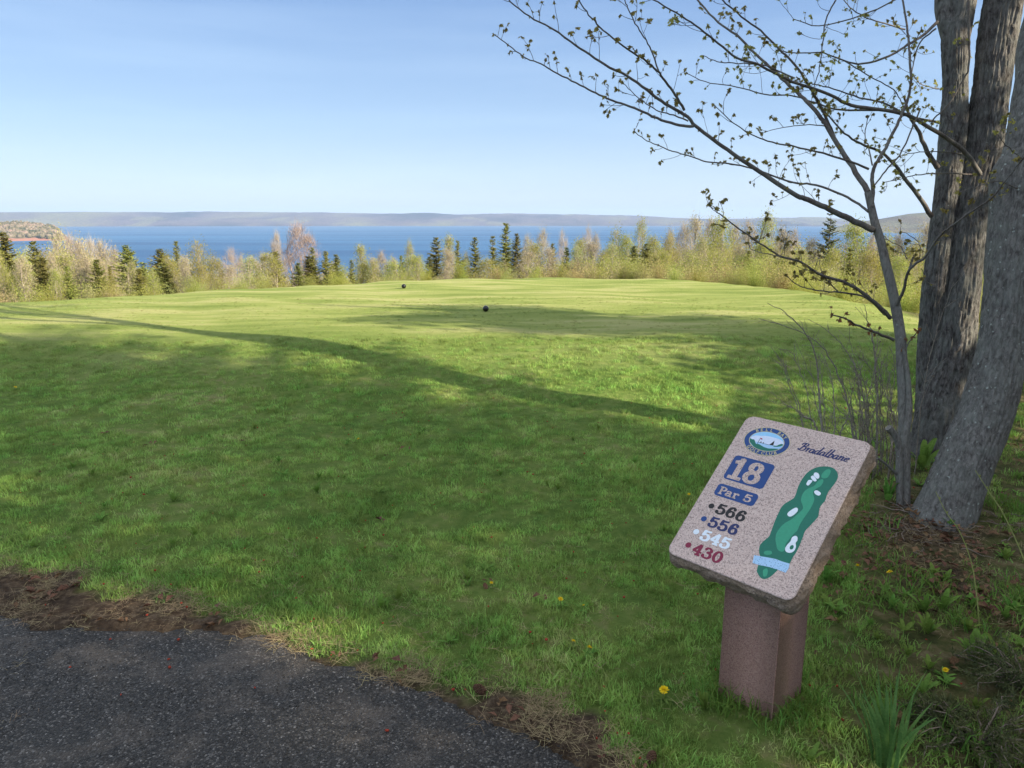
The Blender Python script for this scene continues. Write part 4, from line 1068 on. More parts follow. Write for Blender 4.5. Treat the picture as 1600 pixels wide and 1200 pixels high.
# leafy maples off frame that throw the streaks across the tee
def side_maple(seed, base, label, n_, z0, z1, L0, nl, hh):
    tw = Twigs(seed, .05); base = np.array(base)
    root = empty("maple_tree", tuple(base)); tag(root, label, "tree")
    tb = MB(); tb.tube(catmull(np.array([base + [0, 0, -.2], base + [.05, .1, hh * .3], base + [-.1, .1, hh * .65], base + [0, 0, hh]]), 40), np.linspace(.17, .03, 40), 14)
    r = np.random.default_rng(seed)
    for k in range(n_):
        z = r.uniform(z0, z1); a = r.random() * 6.28; L = r.uniform(.65, 1.1) * L0
        e_ = np.array([math.cos(a), math.sin(a), r.uniform(.1, .5)]) * L
        s_ = np.linspace(0, 1, 6)[:, None]
        pts_ = base + [0, 0, z] + e_ * s_ + r.normal(size=(6, 3)) * .08 * s_
        tw.br.tube(pts_, np.linspace(.035, .008, 6), 5)
        C = pts_[r.integers(1, 6, nl)] + r.normal(size=(nl, 3)) * [.28, .28, .16]
        tw.lf.quads(leaf_quads(r, C, .085 * r.uniform(.6, 1.3, nl)))
    local(tb.build("trunk", m_bark_c, root, True), root); local(tw.br.build("branches", m_branch, root), root); local(tw.lf.build("leaves", m_yg, root), root)
side_maple(12, [10.2, 5.7, 0.0], "spreading maple standing right of the tee, outside the view", 18, 1.2, 5.6, 1.35, 800, 7)
side_maple(13, [9.6, 4.7, 0.0], "shorter maple between the spreading one and the nearest spruce", 12, .9, 3.5, 1.2, 850, 4.2)

# ------------------------------------------------------------------ bare shrub behind the sign
m_dry = bark_mat("dry_stems", (.13, .10, .08), (.27, .22, .18), (.42, .37, .31), .7, .5, 90, .3, .002)
sh = empty("bare_shrub", tuple(G(1330, 700)))
tag(sh, "thin leafless shrub of upright twigs between the sign and the sapling", "shrub")
tws = Twigs(41, .008); tws.ls = .008
stems = [([(1285, 700), (1281, 640), (1279, 590), (1276, 560), (1262, 525), (1245, 505), (1222, 485), (1198, 473)], 3.2),
         ([(1262, 700), (1254, 670), (1250, 640), (1236, 600), (1226, 570), (1215, 555)], 1.8), ([(1272, 700), (1267, 660), (1260, 610), (1248, 575), (1236, 550), (1215, 545)], 1.6),
         ([(1335, 700), (1330, 660), (1322, 620), (1310, 590), (1295, 555), (1270, 530), (1230, 510), (1185, 497)], 3.2), ([(1338, 700), (1334, 655), (1326, 615), (1312, 590)], 3.0),
         ([(1302, 700), (1304, 640), (1301, 600), (1297, 580), (1290, 565)], 2.0), ([(1370, 705), (1371, 640), (1369, 590), (1366, 550), (1361, 520), (1355, 495), (1350, 475)], 3.2),
         ([(1377, 705), (1374, 640), (1371, 600), (1367, 560)], 2.4), ([(1357, 705), (1352, 640), (1345, 600), (1335, 570), (1320, 545), (1298, 520), (1262, 498)], 2.6),
         ([(1394, 700), (1387, 650), (1390, 630), (1397, 590), (1396, 560), (1388, 540)], 2.2), ([(1405, 690), (1400, 660), (1390, 630), (1377, 600), (1360, 575), (1345, 560), (1325, 550)], 2.0),
         ([(1275, 668), (1255, 650), (1240, 638), (1222, 630)], 3.6), ([(1345, 700), (1342, 660), (1344, 620), (1340, 600), (1336, 585)], 1.6), ([(1365, 705), (1380, 680), (1372, 650), (1350, 620), (1332, 600)], 1.8),
         ([(1350, 720), (1362, 690), (1380, 670)], 1.6), ([(1440, 640), (1445, 600), (1452, 560), (1470, 500), (1490, 440)], 1.6)]
rs = random.Random(3)
for k in range(22):
    x0_ = rs.uniform(1255, 1400); ln = rs.uniform(70, 190); sw_ = rs.uniform(-70, 30)
    stems.append(([(x0_ + sw_ * (q_ / 5) ** 1.7 + rs.uniform(-4, 4), 700 - ln * q_ / 5) for q_ in range(6)], rs.uniform(1.3, 2.6)))
for i, (px_, w_) in enumerate(stems):
    d_ = 4.6 + .05 * (i % 5); pt = trace(px_, d_, d_ - .15 + .12 * (i % 3))
    g0 = pt[0].copy(); g0[2] = float(hfun(g0[0], g0[1])) - .02; pt = np.vstack([g0, pt])
    c_ = catmull(pt, 30); c_[1:] += tws.r.normal(size=(29, 3)) * .003
    tws.br.tube(c_, np.linspace(rp(w_, d_) / 2 * 1.25, .0014, 30), 5)
    for k in range(13):
        j = int(tws.r.integers(8, 29)); dv = c_[min(j + 1, 29)] - c_[j - 1]; dv /= np.linalg.norm(dv)
        tws.ls = .006; L_ = tws.r.uniform(.05, .16)
        s_ = np.linspace(0, 1, 5)[:, None]; e_ = (dv * .8 + rnd_unit(tws.r, 1)[0] * .55) * L_
        q_ = c_[j] + e_ * s_ + tws.r.normal(size=(5, 3)) * .004 * s_
        tws.br.tube(q_, np.linspace(.0015, .0009, 5), 4)
        if k % 3 == 0: tws.cluster(q_[-1], 2, .006)
local(tws.br.build("stems", m_dry, sh, True), sh)
local(tws.lf.build("leaves", m_mleafred, sh), sh)
# little dead side shoot with two rusty tufts is part of the shrub; arching green shoots in front of the leaning maple
m_shoot = plain("green_shoot", (.17, .19, .05), .6, .3, .2, 60)
for px_, lab in (([(1462, 768), (1478, 800), (1500, 832), (1518, 880), (1526, 930), (1531, 985)], "arching yellow green shoot in front of the leaning maple foot"),
                 ([(1524, 735), (1545, 768), (1566, 800), (1590, 850), (1610, 900)], "arching yellow green shoot to the right of the leaning maple")):
    pt = trace(px_, 3.35, 3.0); mb = MB(); c_ = catmull(pt, 30)
    mb.tube(c_, np.linspace(.0015, .0032, 30), 6)
    for k in range(2, 29, 4): mb.add(IV * [.004, .004, .006] + c_[k] + [.004, 0, .002], IF)
    s_o = mb.build("bramble_shoot", m_shoot, None, True); tag(s_o, lab, "shoot")

# fringe of roots, sticks at the sapling foot
m_stick = plain("dead_sticks", (.20, .16, .13), .9, .1, .3, 50)
mb = MB(); r = np.random.default_rng(77)
for k in range(70):
    c0 = np.array([2.28 + r.normal(0, .22), 3.65 + r.normal(0, .13), 0]); c0[2] = float(hfun(c0[0], c0[1])) + r.uniform(.005, .03)
    a = r.random() * 6.28; L_ = r.uniform(.06, .24); e_ = np.array([math.cos(a), math.sin(a), r.uniform(-.05, .2)]) * L_
    s_ = np.linspace(0, 1, 6)[:, None]
    mb.tube(c0 + e_ * s_ + r.normal(size=(6, 3)) * .006, np.linspace(.0028, .001, 6) * r.uniform(.5, 1.3), 4)
tag(mb.build("twig_litter", m_stick), "dead twigs heaped at the foot of the young maple", "twigs", kind="stuff")

# ------------------------------------------------------------------ the granite tee sign
W_S, H_S, T_S = .44, .612, .078
TL = np.array([.86848108, 2.6290168, .90418536])
r1 = Vector((.68992177, -.72353912, -.02234062)).normalized()
r2 = Vector((-.5723823, -.5214159, -.63285382)); r2 = (r2 - r1 * r2.dot(r1)).normalized()
nn3 = r1.cross(r2); nn3 = -nn3 if nn3.z < 0 else nn3
post_c = Vector((.852, 2.262, 0))
sign = empty("tee_sign", (post_c.x, post_c.y, 0))
tag(sign, "slanted granite golf hole marker numbered 18 on a square stone post", "sign")
M = Matrix(((r1.x, -r2.x, nn3.x, TL[0]), (r1.y, -r2.y, nn3.y, TL[1]), (r1.z, -r2.z, nn3.z, TL[2]), (0, 0, 0, 1)))
def place(o, M_=M, par=None):         # geometry in slab coordinates (x = u, y = -v, z = out of the face)
    o.parent = par or slab
    return o
def granite(name, base_, dark, light, sc=260, rough=.45, b_=.0, warm=None):
    m, n, l, b = new_mat(name)
    p = objc(n)
    vo = n.new("ShaderNodeTexVoronoi"); vo.inputs["Scale"].default_value = sc; l.new(p, vo.inputs["Vector"])
    sp = n.new("ShaderNodeSeparateColor"); l.new(vo.outputs["Color"], sp.inputs[0])
    c = ramp(n, l, sp.outputs[0], [(0, dark), (.16, dark), (.24, base_), (.62, base_), (.72, light), (1, light)])
    f = noise_n(n, l, p, sc * 1.3, 3, .7)
    c = mixc(n, l, .55, c, ramp(n, l, f, [(.3, dark), (.5, base_), (.7, light)]))
    if warm: c = mixc(n, l, ramp(n, l, noise_n(n, l, p, 9, 4, .6), [(.4, (0, 0, 0)), (.75, (1, 1, 1))]), c, mixc(n, l, .6, c, warm))
    l.new(c, b.inputs["Base Color"]); setb(b, rough, .4)
    if b_: bump(n, l, b, mathn(n, l, 'ADD', noise_n(n, l, p, 45, 6, .7), mathn(n, l, 'MULTIPLY', f, .3)), b_, .012)
    return m
m_face = granite("granite_face", (.52, .39, .35), (.09, .072, .07), (.72, .59, .53), 280, .5)
m_side = granite("granite_rough_side", (.34, .25, .19), (.11, .085, .065), (.48, .38, .30), 200, .85, 1.0, (.30, .20, .11))
m_post = granite("granite_post", (.36, .20, .16), (.15, .085, .07), (.48, .30, .245), 300, .55, .08)

def rounded(w_, h_, r_, n_=8, x0=0, y0=0):
    P_ = []
    for cx, cy, a0 in ((x0 + w_ - r_, y0 - r_, 0), (x0 + r_, y0 - r_, 90), (x0 + r_, y0 - h_ + r_, 180), (x0 + w_ - r_, y0 - h_ + r_, 270)):
        for k in range(n_ + 1):
            a = R(a0 + 90 * k / n_); P_.append((cx + r_ * math.cos(a), cy + r_ * math.sin(a)))
    return P_[::1]
# slab: face plate + rough split sides
out = rounded(W_S, H_S, .028, 10)
def dense(poly_, step):
    res = []
    for i in range(len(poly_)):
        a, b_ = np.array(poly_[i]), np.array(poly_[(i + 1) % len(poly_)]); k = max(1, int(np.linalg.norm(b_ - a) / step))
        for j in range(k): res.append(a + (b_ - a) * j / k)
    return np.array(res)
o2 = dense(out, .006); ctr = o2.mean(0)
nrm = np.roll(o2, -1, 0) - np.roll(o2, 1, 0); nrm = np.column_stack([nrm[:, 1], -nrm[:, 0]]); nrm /= np.linalg.norm(nrm, axis=1)[:, None]
nrm *= np.sign(np.sum(nrm * (o2 - ctr), 1))[:, None]
mbF = MB(); mbF.poly(np.column_stack([o2, np.zeros(len(o2))]))
ch = o2 + nrm * .0025; k_ = len(o2)
mbF.add(np.vstack([np.column_stack([o2, np.zeros(k_)]), np.column_stack([ch, np.full(k_, -.0025)])]), [(i, (i + 1) % k_, k_ + (i + 1) % k_, k_ + i) for i in range(k_)])
slab = mbF.build("stone_slab", m_face, sign)
slab.matrix_world = M
slab.matrix_parent_inverse = Matrix.Translation(-Vector(sign.location)); slab.matrix_basis = M
mbS = MB(); rows = []; nz_ = 16
for q_ in range(nz_ + 1):
    z = -.0026 - T_S * q_ / nz_
    row = []
    for (x_, y_), (nx_, ny_) in zip(ch, nrm):
        f = noise.fractal(Vector((x_ * 16, y_ * 16, z * 20)), .9, 2, 4); f2 = noise.fractal(Vector((x_ * 70, y_ * 70, z * 90)), .9, 2, 3)
        u_ = q_ / nz_
        amt = (.010 * math.sin(min(1, u_ * 2.2) * math.pi / 2) + .010 * f + .0035 * f2) * min(1, u_ * 5)
        amt -= .012 * max(0, u_ - .75) * 4 * .5
        row.append((x_ + nx_ * amt, y_ + ny_ * amt, z))
    rows.append(row)
mbS.add(np.array(rows).reshape(-1, 3), [(q_ * k_ + i, q_ * k_ + (i + 1) % k_, (q_ + 1) * k_ + (i + 1) % k_, (q_ + 1) * k_ + i) for q_ in range(nz_) for i in range(k_)])
mbS.poly(np.array(rows[-1]))
side = place(mbS.build("split_edge", m_side, None, True)); side["label"] = "rough split rim of the granite slab"

# paint and inlay, each a raised film of its own on the face
def paint(name, c): return plain(name, c, .45, .4, .06, 120)
m_blue = paint("blue_paint", (.004, .050, .21)); m_navy = paint("navy_paint", (.010, .022, .11)); m_black = paint("black_paint", (.008, .009, .013)); m_white = paint("white_paint", (.72, .80, .88))
m_dred = paint("crimson_paint", (.20, .008, .045)); m_dgreen = paint("dark_green_paint", (.003, .15, .10)); m_lgreen = paint("light_green_paint", (.03, .30, .18)); m_sky = paint("sky_blue_paint", (.28, .58, .86))
m_cloud = paint("cloud_paint", (.62, .70, .86)); m_gold = paint("gold_paint", (.52, .46, .25)); m_water2 = paint("map_water_paint", (.34, .56, .80)); m_flag = paint("flag_red_paint", (.35, .02, .05))
def film(name, mat, polys, z, par=None):
    mb = MB()
    for i, p_ in enumerate(polys):
        p_ = np.array(p_); mb.poly(np.column_stack([p_[:, 0], p_[:, 1], np.full(len(p_), z + 2e-5 * i)]))
    return place(mb.build(name, mat), par=par)
def smooth_poly(uv_, m=6):
    p_ = np.array([(u_, -v_) for u_, v_ in uv_]); n_ = len(p_); res = []
    for i in range(n_):
        a, b_, c_, d = p_[i - 1], p_[i], p_[(i + 1) % n_], p_[(i + 2) % n_]
        for f in np.arange(m) / m: res.append(.5 * (2 * b_ + (-a + c_) * f + (2 * a - 5 * b_ + 4 * c_ - d) * f * f + (-a + 3 * b_ - 3 * c_ + d) * f ** 3))
    return res
def ell(cx, cy, a, b_, n_=64): return [(cx + a * math.cos(t), -cy + b_ * math.sin(t)) for t in np.linspace(0, 2 * math.pi, n_, endpoint=False)]
G_ = {
 '1': [[(.36, .0), (.36, .99)], [(.40, .97), (.30, .86), (.10, .80)], [(.10, .035), (.64, .035)]],
 '8': [[(.36 + .215 * math.cos(t), .745 + .205 * math.sin(t)) for t in np.linspace(0, 6.6, 20)], [(.36 + .27 * math.cos(t), .27 + .235 * math.sin(t)) for t in np.linspace(0, 6.6, 22)]],
 '5': [[(.14, .93), (.36, .90), (.62, .94)], [(.18, .92), (.15, .72), (.12, .52)], [(.12, .52), (.3, .61), (.5, .56), (.62, .34), (.54, .11), (.33, .03), (.13, .08), (.08, .22)], [(.10, .22), (.15, .20)]],
 '6': [[(.56, .80), (.50, .92), (.36, .96), (.2, .82), (.11, .5), (.14, .18), (.34, .03), (.55, .13), (.61, .32), (.52, .53), (.34, .58), (.16, .44)], [(.52, .80), (.57, .78)]],
 '4': [[(.47, .97), (.25, .65), (.05, .33)], [(.05, .31), (.68, .31)], [(.48, .97), (.48, .03)], [(.30, .03), (.66, .03)]],
 '3': [[(.1, .78), (.2, .92), (.38, .95), (.55, .8), (.5, .62), (.28, .54)], [(.28, .54), (.52, .49), (.63, .29), (.52, .08), (.3, .03), (.1, .1), (.08, .22)], [(.09, .22), (.15, .2)], [(.10, .78), (.15, .79)]],
 '0': [[(.35 + .27 * math.cos(t), .5 + .46 * math.sin(t)) for t in np.linspace(0, 6.6, 24)]],
 'P': [[(.22, .0), (.22, .97)], [(.06, .03), (.4, .03)], [(.06, .95), (.22, .95)], [(.22, .95), (.45, .95), (.63, .82), (.61, .62), (.45, .5), (.22, .5)]],
 'a': [[(.12, .5), (.2, .62), (.36, .64), (.48, .54), (.48, .12), (.62, .03)], [(.48, .36), (.25, .36), (.1, .22), (.15, .06), (.32, .03), (.48, .15)]],
 'r': [[(.2, .0), (.2, .6)], [(.06, .03), (.38, .03)], [(.06, .6), (.2, .6)], [(.2, .42), (.32, .58), (.46, .63), (.54, .52)]]}
SC = {
 'B': ([[(.22, .95), (.18, .5), (.10, .02)], [(-.1, .72), (.0, .92), (.22, .99), (.46, .95), (.52, .8), (.42, .62), (.2, .53)], [(.22, .52), (.5, .48), (.58, .28), (.46, .06), (.22, .0), (-.02, .06), (-.08, .16)]], .66),
 'r': ([[(.02, .38), (.1, .45), (.1, .0)], [(.1, .25), (.2, .43), (.32, .43)]], .34),
 'a': ([[(.38, .42), (.2, .47), (.05, .3), (.05, .08), (.18, .0), (.33, .12), (.4, .42)], [(.40, .44), (.37, .1), (.44, .01), (.52, .06)]], .5),
 'd': ([[(.38, .42), (.2, .47), (.05, .3), (.05, .08), (.18, .0), (.33, .12), (.4, .42)], [(.44, .98), (.37, .1), (.44, .01), (.52, .06)]], .52),
 'l': ([[(.16, .98), (.1, .1), (.18, .0), (.27, .06)]], .28),
 'b': ([[(.14, .98), (.08, .06), (.2, .0), (.38, .1), (.4, .32), (.28, .46), (.1, .32)]], .46),
 'n': ([[(.04, .40), (.1, .45), (.1, .0)], [(.1, .25), (.25, .45), (.38, .4), (.36, .08), (.42, .0), (.5, .06)]], .52),
 'e': ([[(.07, .22), (.3, .27), (.36, .38), (.24, .46), (.08, .32), (.06, .1), (.2, .0), (.38, .1)]], .42)}
def strokes(mb, lines, u0, v0, sx_, sy_, nibx, niby, z, slant=0.0, ang=0.0, cnt_=[0]):
    for ln in lines:
        ln = np.array(ln, float); m = max(2, 7 * (len(ln) - 1)) if len(ln) > 2 else 2
        c_ = catmull(np.column_stack([ln, np.zeros(len(ln))]), m)[:, :2]
        x_ = (c_[:, 0] + slant * c_[:, 1]) * sx_; y_ = c_[:, 1] * sy_
        ca, sa = math.cos(ang), math.sin(ang)
        q_ = np.column_stack([u0 + x_ * ca - y_ * sa, -v0 + x_ * sa + y_ * ca])
        d = np.gradient(q_, axis=0); d /= np.linalg.norm(d, axis=1)[:, None] + 1e-12
        nr_ = np.column_stack([-d[:, 1], d[:, 0]])
        w_ = .5 * np.sqrt((nr_[:, 0] * nibx) ** 2 + (nr_[:, 1] * niby) ** 2)
        q_[0] -= d[0] * niby * .25; q_[-1] += d[-1] * niby * .25
        A = q_ + nr_ * w_[:, None]; B_ = q_ - nr_ * w_[:, None]
        for i in range(len(q_) - 1):
            cnt_[0] += 1; zz_ = z + 1.2e-6 * (cnt_[0] % 180)
            mb.add([(*A[i], zz_), (*B_[i], zz_), (*B_[i + 1], zz_), (*A[i + 1], zz_)], [[0, 1, 2, 3]])
            if 0 < i: 
                cnt_[0] += 1; zz_ += 6e-7
                h_ = [(q_[i][0] + w_[i] * .98 * math.cos(t), q_[i][1] + w_[i] * .98 * math.sin(t), zz_) for t in np.linspace(0, 6.283, 9)[:-1]]
                mb.add(h_ + [(*q_[i], zz_)], [(k, (k + 1) % 8, 8) for k in range(8)])
def text(name, mat, s_, u0, v0, adv, sx_, sy_, nx_, ny_, z, par=None):
    mb = MB(); u_ = u0
    for ch_ in s_:
        if ch_ != ' ': strokes(mb, G_[ch_], u_, v0, sx_, sy_, nx_, ny_, z)
        u_ += adv
    return place(mb.build(name, mat), par=par)

Z1 = .0004
# emblem (part), its pieces are sub-parts only one level down -> all films are children of the slab
film("emblem_rim", m_gold, [ell(.1145, .0910, .0830, .0610)], Z1)
film("emblem_ring", m_blue, [ell(.1145, .0910, .0808, .0588)], Z1 + .0002)
film("emblem_inner_rim", m_gold, [ell(.1143, .0915, .0640, .0425)], Z1 + .0004)
film("emblem_sky", m_sky, [ell(.1143, .0915, .0618, .0403)], Z1 + .0006)
def clip_ell(pts_, a=.0612, b_=.0398):
    res = []
    for x_, y_ in pts_:
        dx, dy = x_ - .1143, y_ + .0915; k = math.hypot(dx / a, dy / b_)
        res.append((.1143 + dx / max(1, k), -.0915 + dy / max(1, k)))
    return res
film("emblem_cloud", m_cloud, [clip_ell(smooth_poly([(.0536, .093), (.0638, .0797), (.0864, .0746), (.1037, .0697), (.1244, .0683), (.152, .0699), (.1665, .0754), (.1758, .0826), (.17, .0952), (.1524, .1095), (.127, .1124), (.0888, .1125), (.0578, .1025)]))], Z1 + .0008)
film("emblem_river", m_water2, [clip_ell(smooth_poly([(.080, .1030), (.0955, .1040), (.1138, .1035), (.1338, .1015), (.1513, .1010), (.1700, .0960), (.1690, .1050), (.1605, .1167), (.1389, .1275), (.1131, .1240), (.086, .1150)]))], Z1 + .0010)
film("emblem_hill", m_dgreen, [clip_ell(smooth_poly([(.052, .0950), (.0621, .0975), (.0694, .0966), (.0766, .1029), (.0852, .112), (.0955, .1105), (.1146, .1162), (.1338, .1178), (.1513, .1134), (.1677, .1105), (.1605, .1207), (.1389, .1315), (.1131, .1319), (.086, .1271), (.0669, .1153), (.0545, .1051)])),
                               clip_ell(smooth_poly([(.1455, .1017), (.1563, .0985), (.1621, .0916), (.1705, .0861), (.1750, .0913), (.166, .1002), (.1498, .1053)]))], Z1 + .0012)
mb = MB(); strokes(mb, [[(0, 0), (0, 1)]], .0888, .1109, 1, .0267, .0013, .0013, Z1 + .0014)
strokes(mb, [[(0, 0), (1, 0)]], .0868, .1030, .045, .01, .0011, .0011, Z1 + .0014)
strokes(mb, [[(0, 0), (.2, 1), (.5, .1)]], .0965, .1030, .006, .005, .002, .002, Z1 + .0014); strokes(mb, [[(0, 0), (.2, 1), (.5, .1)]], .1060, .1028, .006, .004, .0016, .0016, Z1 + .0014)
mb.poly([(.1402, -.0812, Z1 + .0016), (.1305, -.1030, Z1 + .0016), (.1448, -.1018, Z1 + .0016)])
place(mb.build("emblem_boat", m_black))
film("emblem_flag", m_flag, [[(.0882, -.0835), (.0962, -.0842), (.0970, -.0895), (.0885, -.0872)]], Z1 + .0018)
# curved emblem lettering from the built-in font
def font_mesh(ch_):
    cu = bpy.data.curves.new("t", 'FONT'); cu.body = ch_; cu.align_x = 'CENTER'; cu.offset = .02; cu.size = 1
    o = bpy.data.objects.new("t", cu); COL.objects.link(o)
    bpy.context.view_layer.update()
    me = bpy.data.meshes.new_from_object(o.evaluated_get(bpy.context.evaluated_depsgraph_get()))
    V_ = np.array([tuple(v.co) for v in me.vertices]); me.calc_loop_triangles(); F_ = np.array([tuple(t.vertices) for t in me.loop_triangles])
    bpy.data.objects.remove(o); bpy.data.curves.remove(cu); bpy.data.meshes.remove(me)
    return V_, F_
LT = list(zip("BELLBAY", [(.0622, .0563), (.077, .0494), (.0936, .0436), (.1103, .0413), (.1400, .0462), (.1541, .0510), (.1680, .0585)])) 
LB = list(zip("GOLFCLUB", [(.0628, .1315), (.0778, .1393), (.092, .1446), (.1052, .1447), (.1251, .145), (.1404, .1434), (.1534, .1384), (.1678, .1312)]))
for lst, top_ in ((LT, True), (LB, False)):
    mb = MB()
    for ch_, (u_, v_) in lst:
        V_, F_ = font_mesh(ch_)
        t = math.atan2(-(v_ - .0913) / .0505, (u_ - .1144) / .0724)
        ex, ey = .1144 + .0724 * math.cos(t), -.0913 + .0505 * math.sin(t)
        tx, ty = -.0724 * math.sin(t), .0505 * math.cos(t); L_ = math.hypot(tx, ty); tx /= L_; ty /= L_
        if top_: tx, ty = -tx, -ty
        bx_, by_ = -ty, tx
        V2 = V_ - [0, .35, 0]
        mb.add([(ex + .0172 * (a * tx + b_ * bx_), ey + .0172 * (a * ty + b_ * by_), Z1 + .0006) for a, b_, _z in V2], F_)
    place(mb.build("emblem_lettering", m_gold))
# number plates
film("number_plate", m_blue, [rounded(.1500, .1060, .014, 8, .0388, -.1757)], Z1)
film("par_plate", m_blue, [rounded(.1505, .0500, .013, 8, .0395, -.3035)], Z1)
text("hole_number", m_face, "18", .0475, .2715, .057, .0775, .084, .0205, .0135, Z1 + .0004)
text("par_lettering", m_face, "Par", .0520, .3445, .0265, .0370, .0300, .0072, .0044, Z1 + .0004)
text("par_lettering", m_face, "5", .1460, .3425, .03, .038, .0290, .0072, .0046, Z1 + .0004)
for s_, v_, mt, nm in (("566", .4180, m_black, "yardage"), ("556", .4728, m_navy, "yardage"), ("545", .5285, m_white, "yardage"), ("430", .5850, m_dred, "yardage")):
    o = text(nm, mt, s_, .0805, v_, .0365, .0445, .0395, .0112, .0066, Z1); o["label"] = {"566": "black number 566", "556": "navy number 556", "545": "white number 545", "430": "crimson number 430"}[s_]
for v_, mt, nm in ((.3985, m_black, "black"), (.4530, m_blue, "blue"), (.5075, m_white, "white"), (.5625, m_dred, "crimson")):
    o = film("tee_dot", mt, [ell(.0578, v_, .0103, .0103, 28)], Z1); o["label"] = nm + " dot"
mb = MB(); u_ = .2300; sy_ = .0335; sx_ = .0335
for ch_ in "Bradalbane":
    ls_, adv = SC[ch_]; strokes(mb, ls_, u_, .0925 - (u_ - .23) * .0, sx_ * .98, sy_, .0056, .0030, Z1, .30, 0.0); u_ += adv * sx_ * 1.06
place(mb.build("hole_name", m_navy))
# course map
film("map_rough", m_dgreen, [smooth_poly([(.314, .1442), (.3387, .1304), (.3652, .1286), (.3841, .1417), (.3929, .1594), (.3931, .1832), (.3878, .2155), (.3882, .2355), (.3908, .2546), (.3862, .2806), (.3907, .3008), (.3943, .3191), (.3836, .362), (.3796, .3797), (.3821, .401), (.3849, .4315), (.3853, .4596), (.3833, .4768), (.3813, .5033), (.3513, .5089), (.3198, .5105), (.2933, .5114), (.2796, .4937), (.2742, .4766), (.2771, .4592), (.2859, .4362), (.2839, .4141), (.279, .3796), (.2765, .3438), (.2757, .3238), (.2812, .3048), (.2962, .2802), (.2974, .2641), (.2921, .2288), (.2922, .1973), (.2982, .1678)]),
                            smooth_poly([(.3014, .5305), (.3035, .5586), (.3114, .5685), (.3258, .5776), (.3388, .5763), (.3494, .5643), (.3569, .5458), (.3585, .5297), (.3314, .527)])], Z1)
film("map_fairway", m_lgreen, [smooth_poly([(.3515, .1804), (.3577, .1886), (.3569, .206), (.3489, .2191), (.3442, .2313), (.3456, .241), (.3569, .2569), (.3608, .2722), (.3614, .2986), (.3575, .3331), (.3558, .3599), (.3567, .3847), (.3521, .4002), (.348, .4211), (.3449, .4419), (.349, .4552), (.3494, .4677), (.3417, .4726), (.3283, .4673), (.3198, .4549), (.3111, .4423), (.3044, .4256), (.3029, .4066), (.3091, .3779), (.325, .3521), (.3349, .3251), (.3404, .3065), (.3353, .295), (.3229, .2794), (.3175, .261), (.3182, .2436), (.325, .2275), (.3379, .2127), (.3422, .1906)])], Z1 + .0002)
for q_ in ([(.347, .1438), (.3553, .1375), (.3626, .142), (.3653, .155), (.3633, .1695), (.355, .1758), (.3466, .1752), (.3424, .1628)],
           [(.2966, .4963), (.2991, .4876), (.3131, .4818), (.3198, .4867), (.3177, .4939), (.3055, .4999)], [(.3211, .5507), (.3285, .5417), (.3357, .5504), (.3388, .5636), (.3332, .5701), (.3268, .5649)]):
    film("map_green", m_lgreen, [smooth_poly(q_)], Z1 + .0003)
for q_ in ([(.3195, .1635), (.3305, .1633), (.3391, .1743), (.3381, .1837), (.3303, .1822), (.3196, .174)], [(.316, .1787), (.3209, .177), (.3361, .1892), (.3336, .1963), (.3241, .1933), (.3148, .1847)],
           [(.3136, .1969), (.3241, .1953), (.3246, .2036), (.3206, .2174), (.3132, .2158), (.3115, .2067)], [(.3468, .2335), (.3519, .2262), (.3655, .2302), (.3695, .2369), (.3646, .2433), (.3539, .2411)],
           [(.3194, .3089), (.3267, .3116), (.3284, .3229), (.3223, .3399), (.3143, .3468), (.3053, .3429), (.3043, .3333), (.312, .317)],
           [(.3597, .4049), (.3671, .407), (.3719, .4178), (.371, .4277), (.3774, .4409), (.3775, .4566), (.3686, .4665), (.3568, .4664), (.3499, .4572), (.3506, .4423), (.354, .4282), (.3529, .414)]):
    film("map_bunker", m_white, [smooth_poly(q_)], Z1 + .0005)
film("map_island", m_dgreen, [smooth_poly([(.365, .4384), (.3703, .4406), (.3717, .4495), (.367, .4546), (.3617, .4511), (.3608, .4433)])], Z1 + .0007)
m_dots, n, l, b = new_mat("map_water_dotted_paint")
vo = n.new("ShaderNodeTexVoronoi"); vo.inputs["Scale"].default_value = 190; l.new(objc(n), vo.inputs["Vector"])
l.new(ramp(n, l, vo.outputs["Distance"], [(.20, (.10, .22, .36)), (.27, (.36, .58, .82))]), b.inputs["Base Color"]); setb(b, .5, .4)
film("map_water", m_dots, [[(u_, -v_) for u_, v_ in [(.2728, .5145), (.2933, .5104), (.3183, .5054), (.3386, .5019), (.3608, .5022), (.384, .5004), (.3879, .5171), (.3858, .5333), (.3588, .5327), (.3326, .5346), (.3021, .5401), (.2802, .5412)]]], Z1 + .0004)

# post, yawed like the slab, cut off where it meets the slab's underside
yaw = math.atan2(r1.y, r1.x)
pw, pd = .20, .205
ex_ = Vector((math.cos(yaw), math.sin(yaw), 0)); ey_ = Vector((-math.sin(yaw), math.cos(yaw), 0))
def under(x_, y_, off=.02):           # height of the slab's back face above a spot
    p0 = Vector(TL) - nn3 * (T_S - off)
    return p0.z - (nn3.x * (x_ - p0.x) + nn3.y * (y_ - p0.y)) / nn3.z
cor = []
cs = .004
for sx_, sy_ in ((-1, -1), (1, -1), (1, 1), (-1, 1)):
    a1 = (sx_ * (pw / 2 - (cs if sx_ * sy_ > 0 else 0)), sy_ * (pd / 2 - (0 if sx_ * sy_ > 0 else cs)))
    a2 = (sx_ * (pw / 2 - (0 if sx_ * sy_ > 0 else cs)), sy_ * (pd / 2 - (cs if sx_ * sy_ > 0 else 0)))
    cor += [a1, a2]
V0 = []; V1 = []
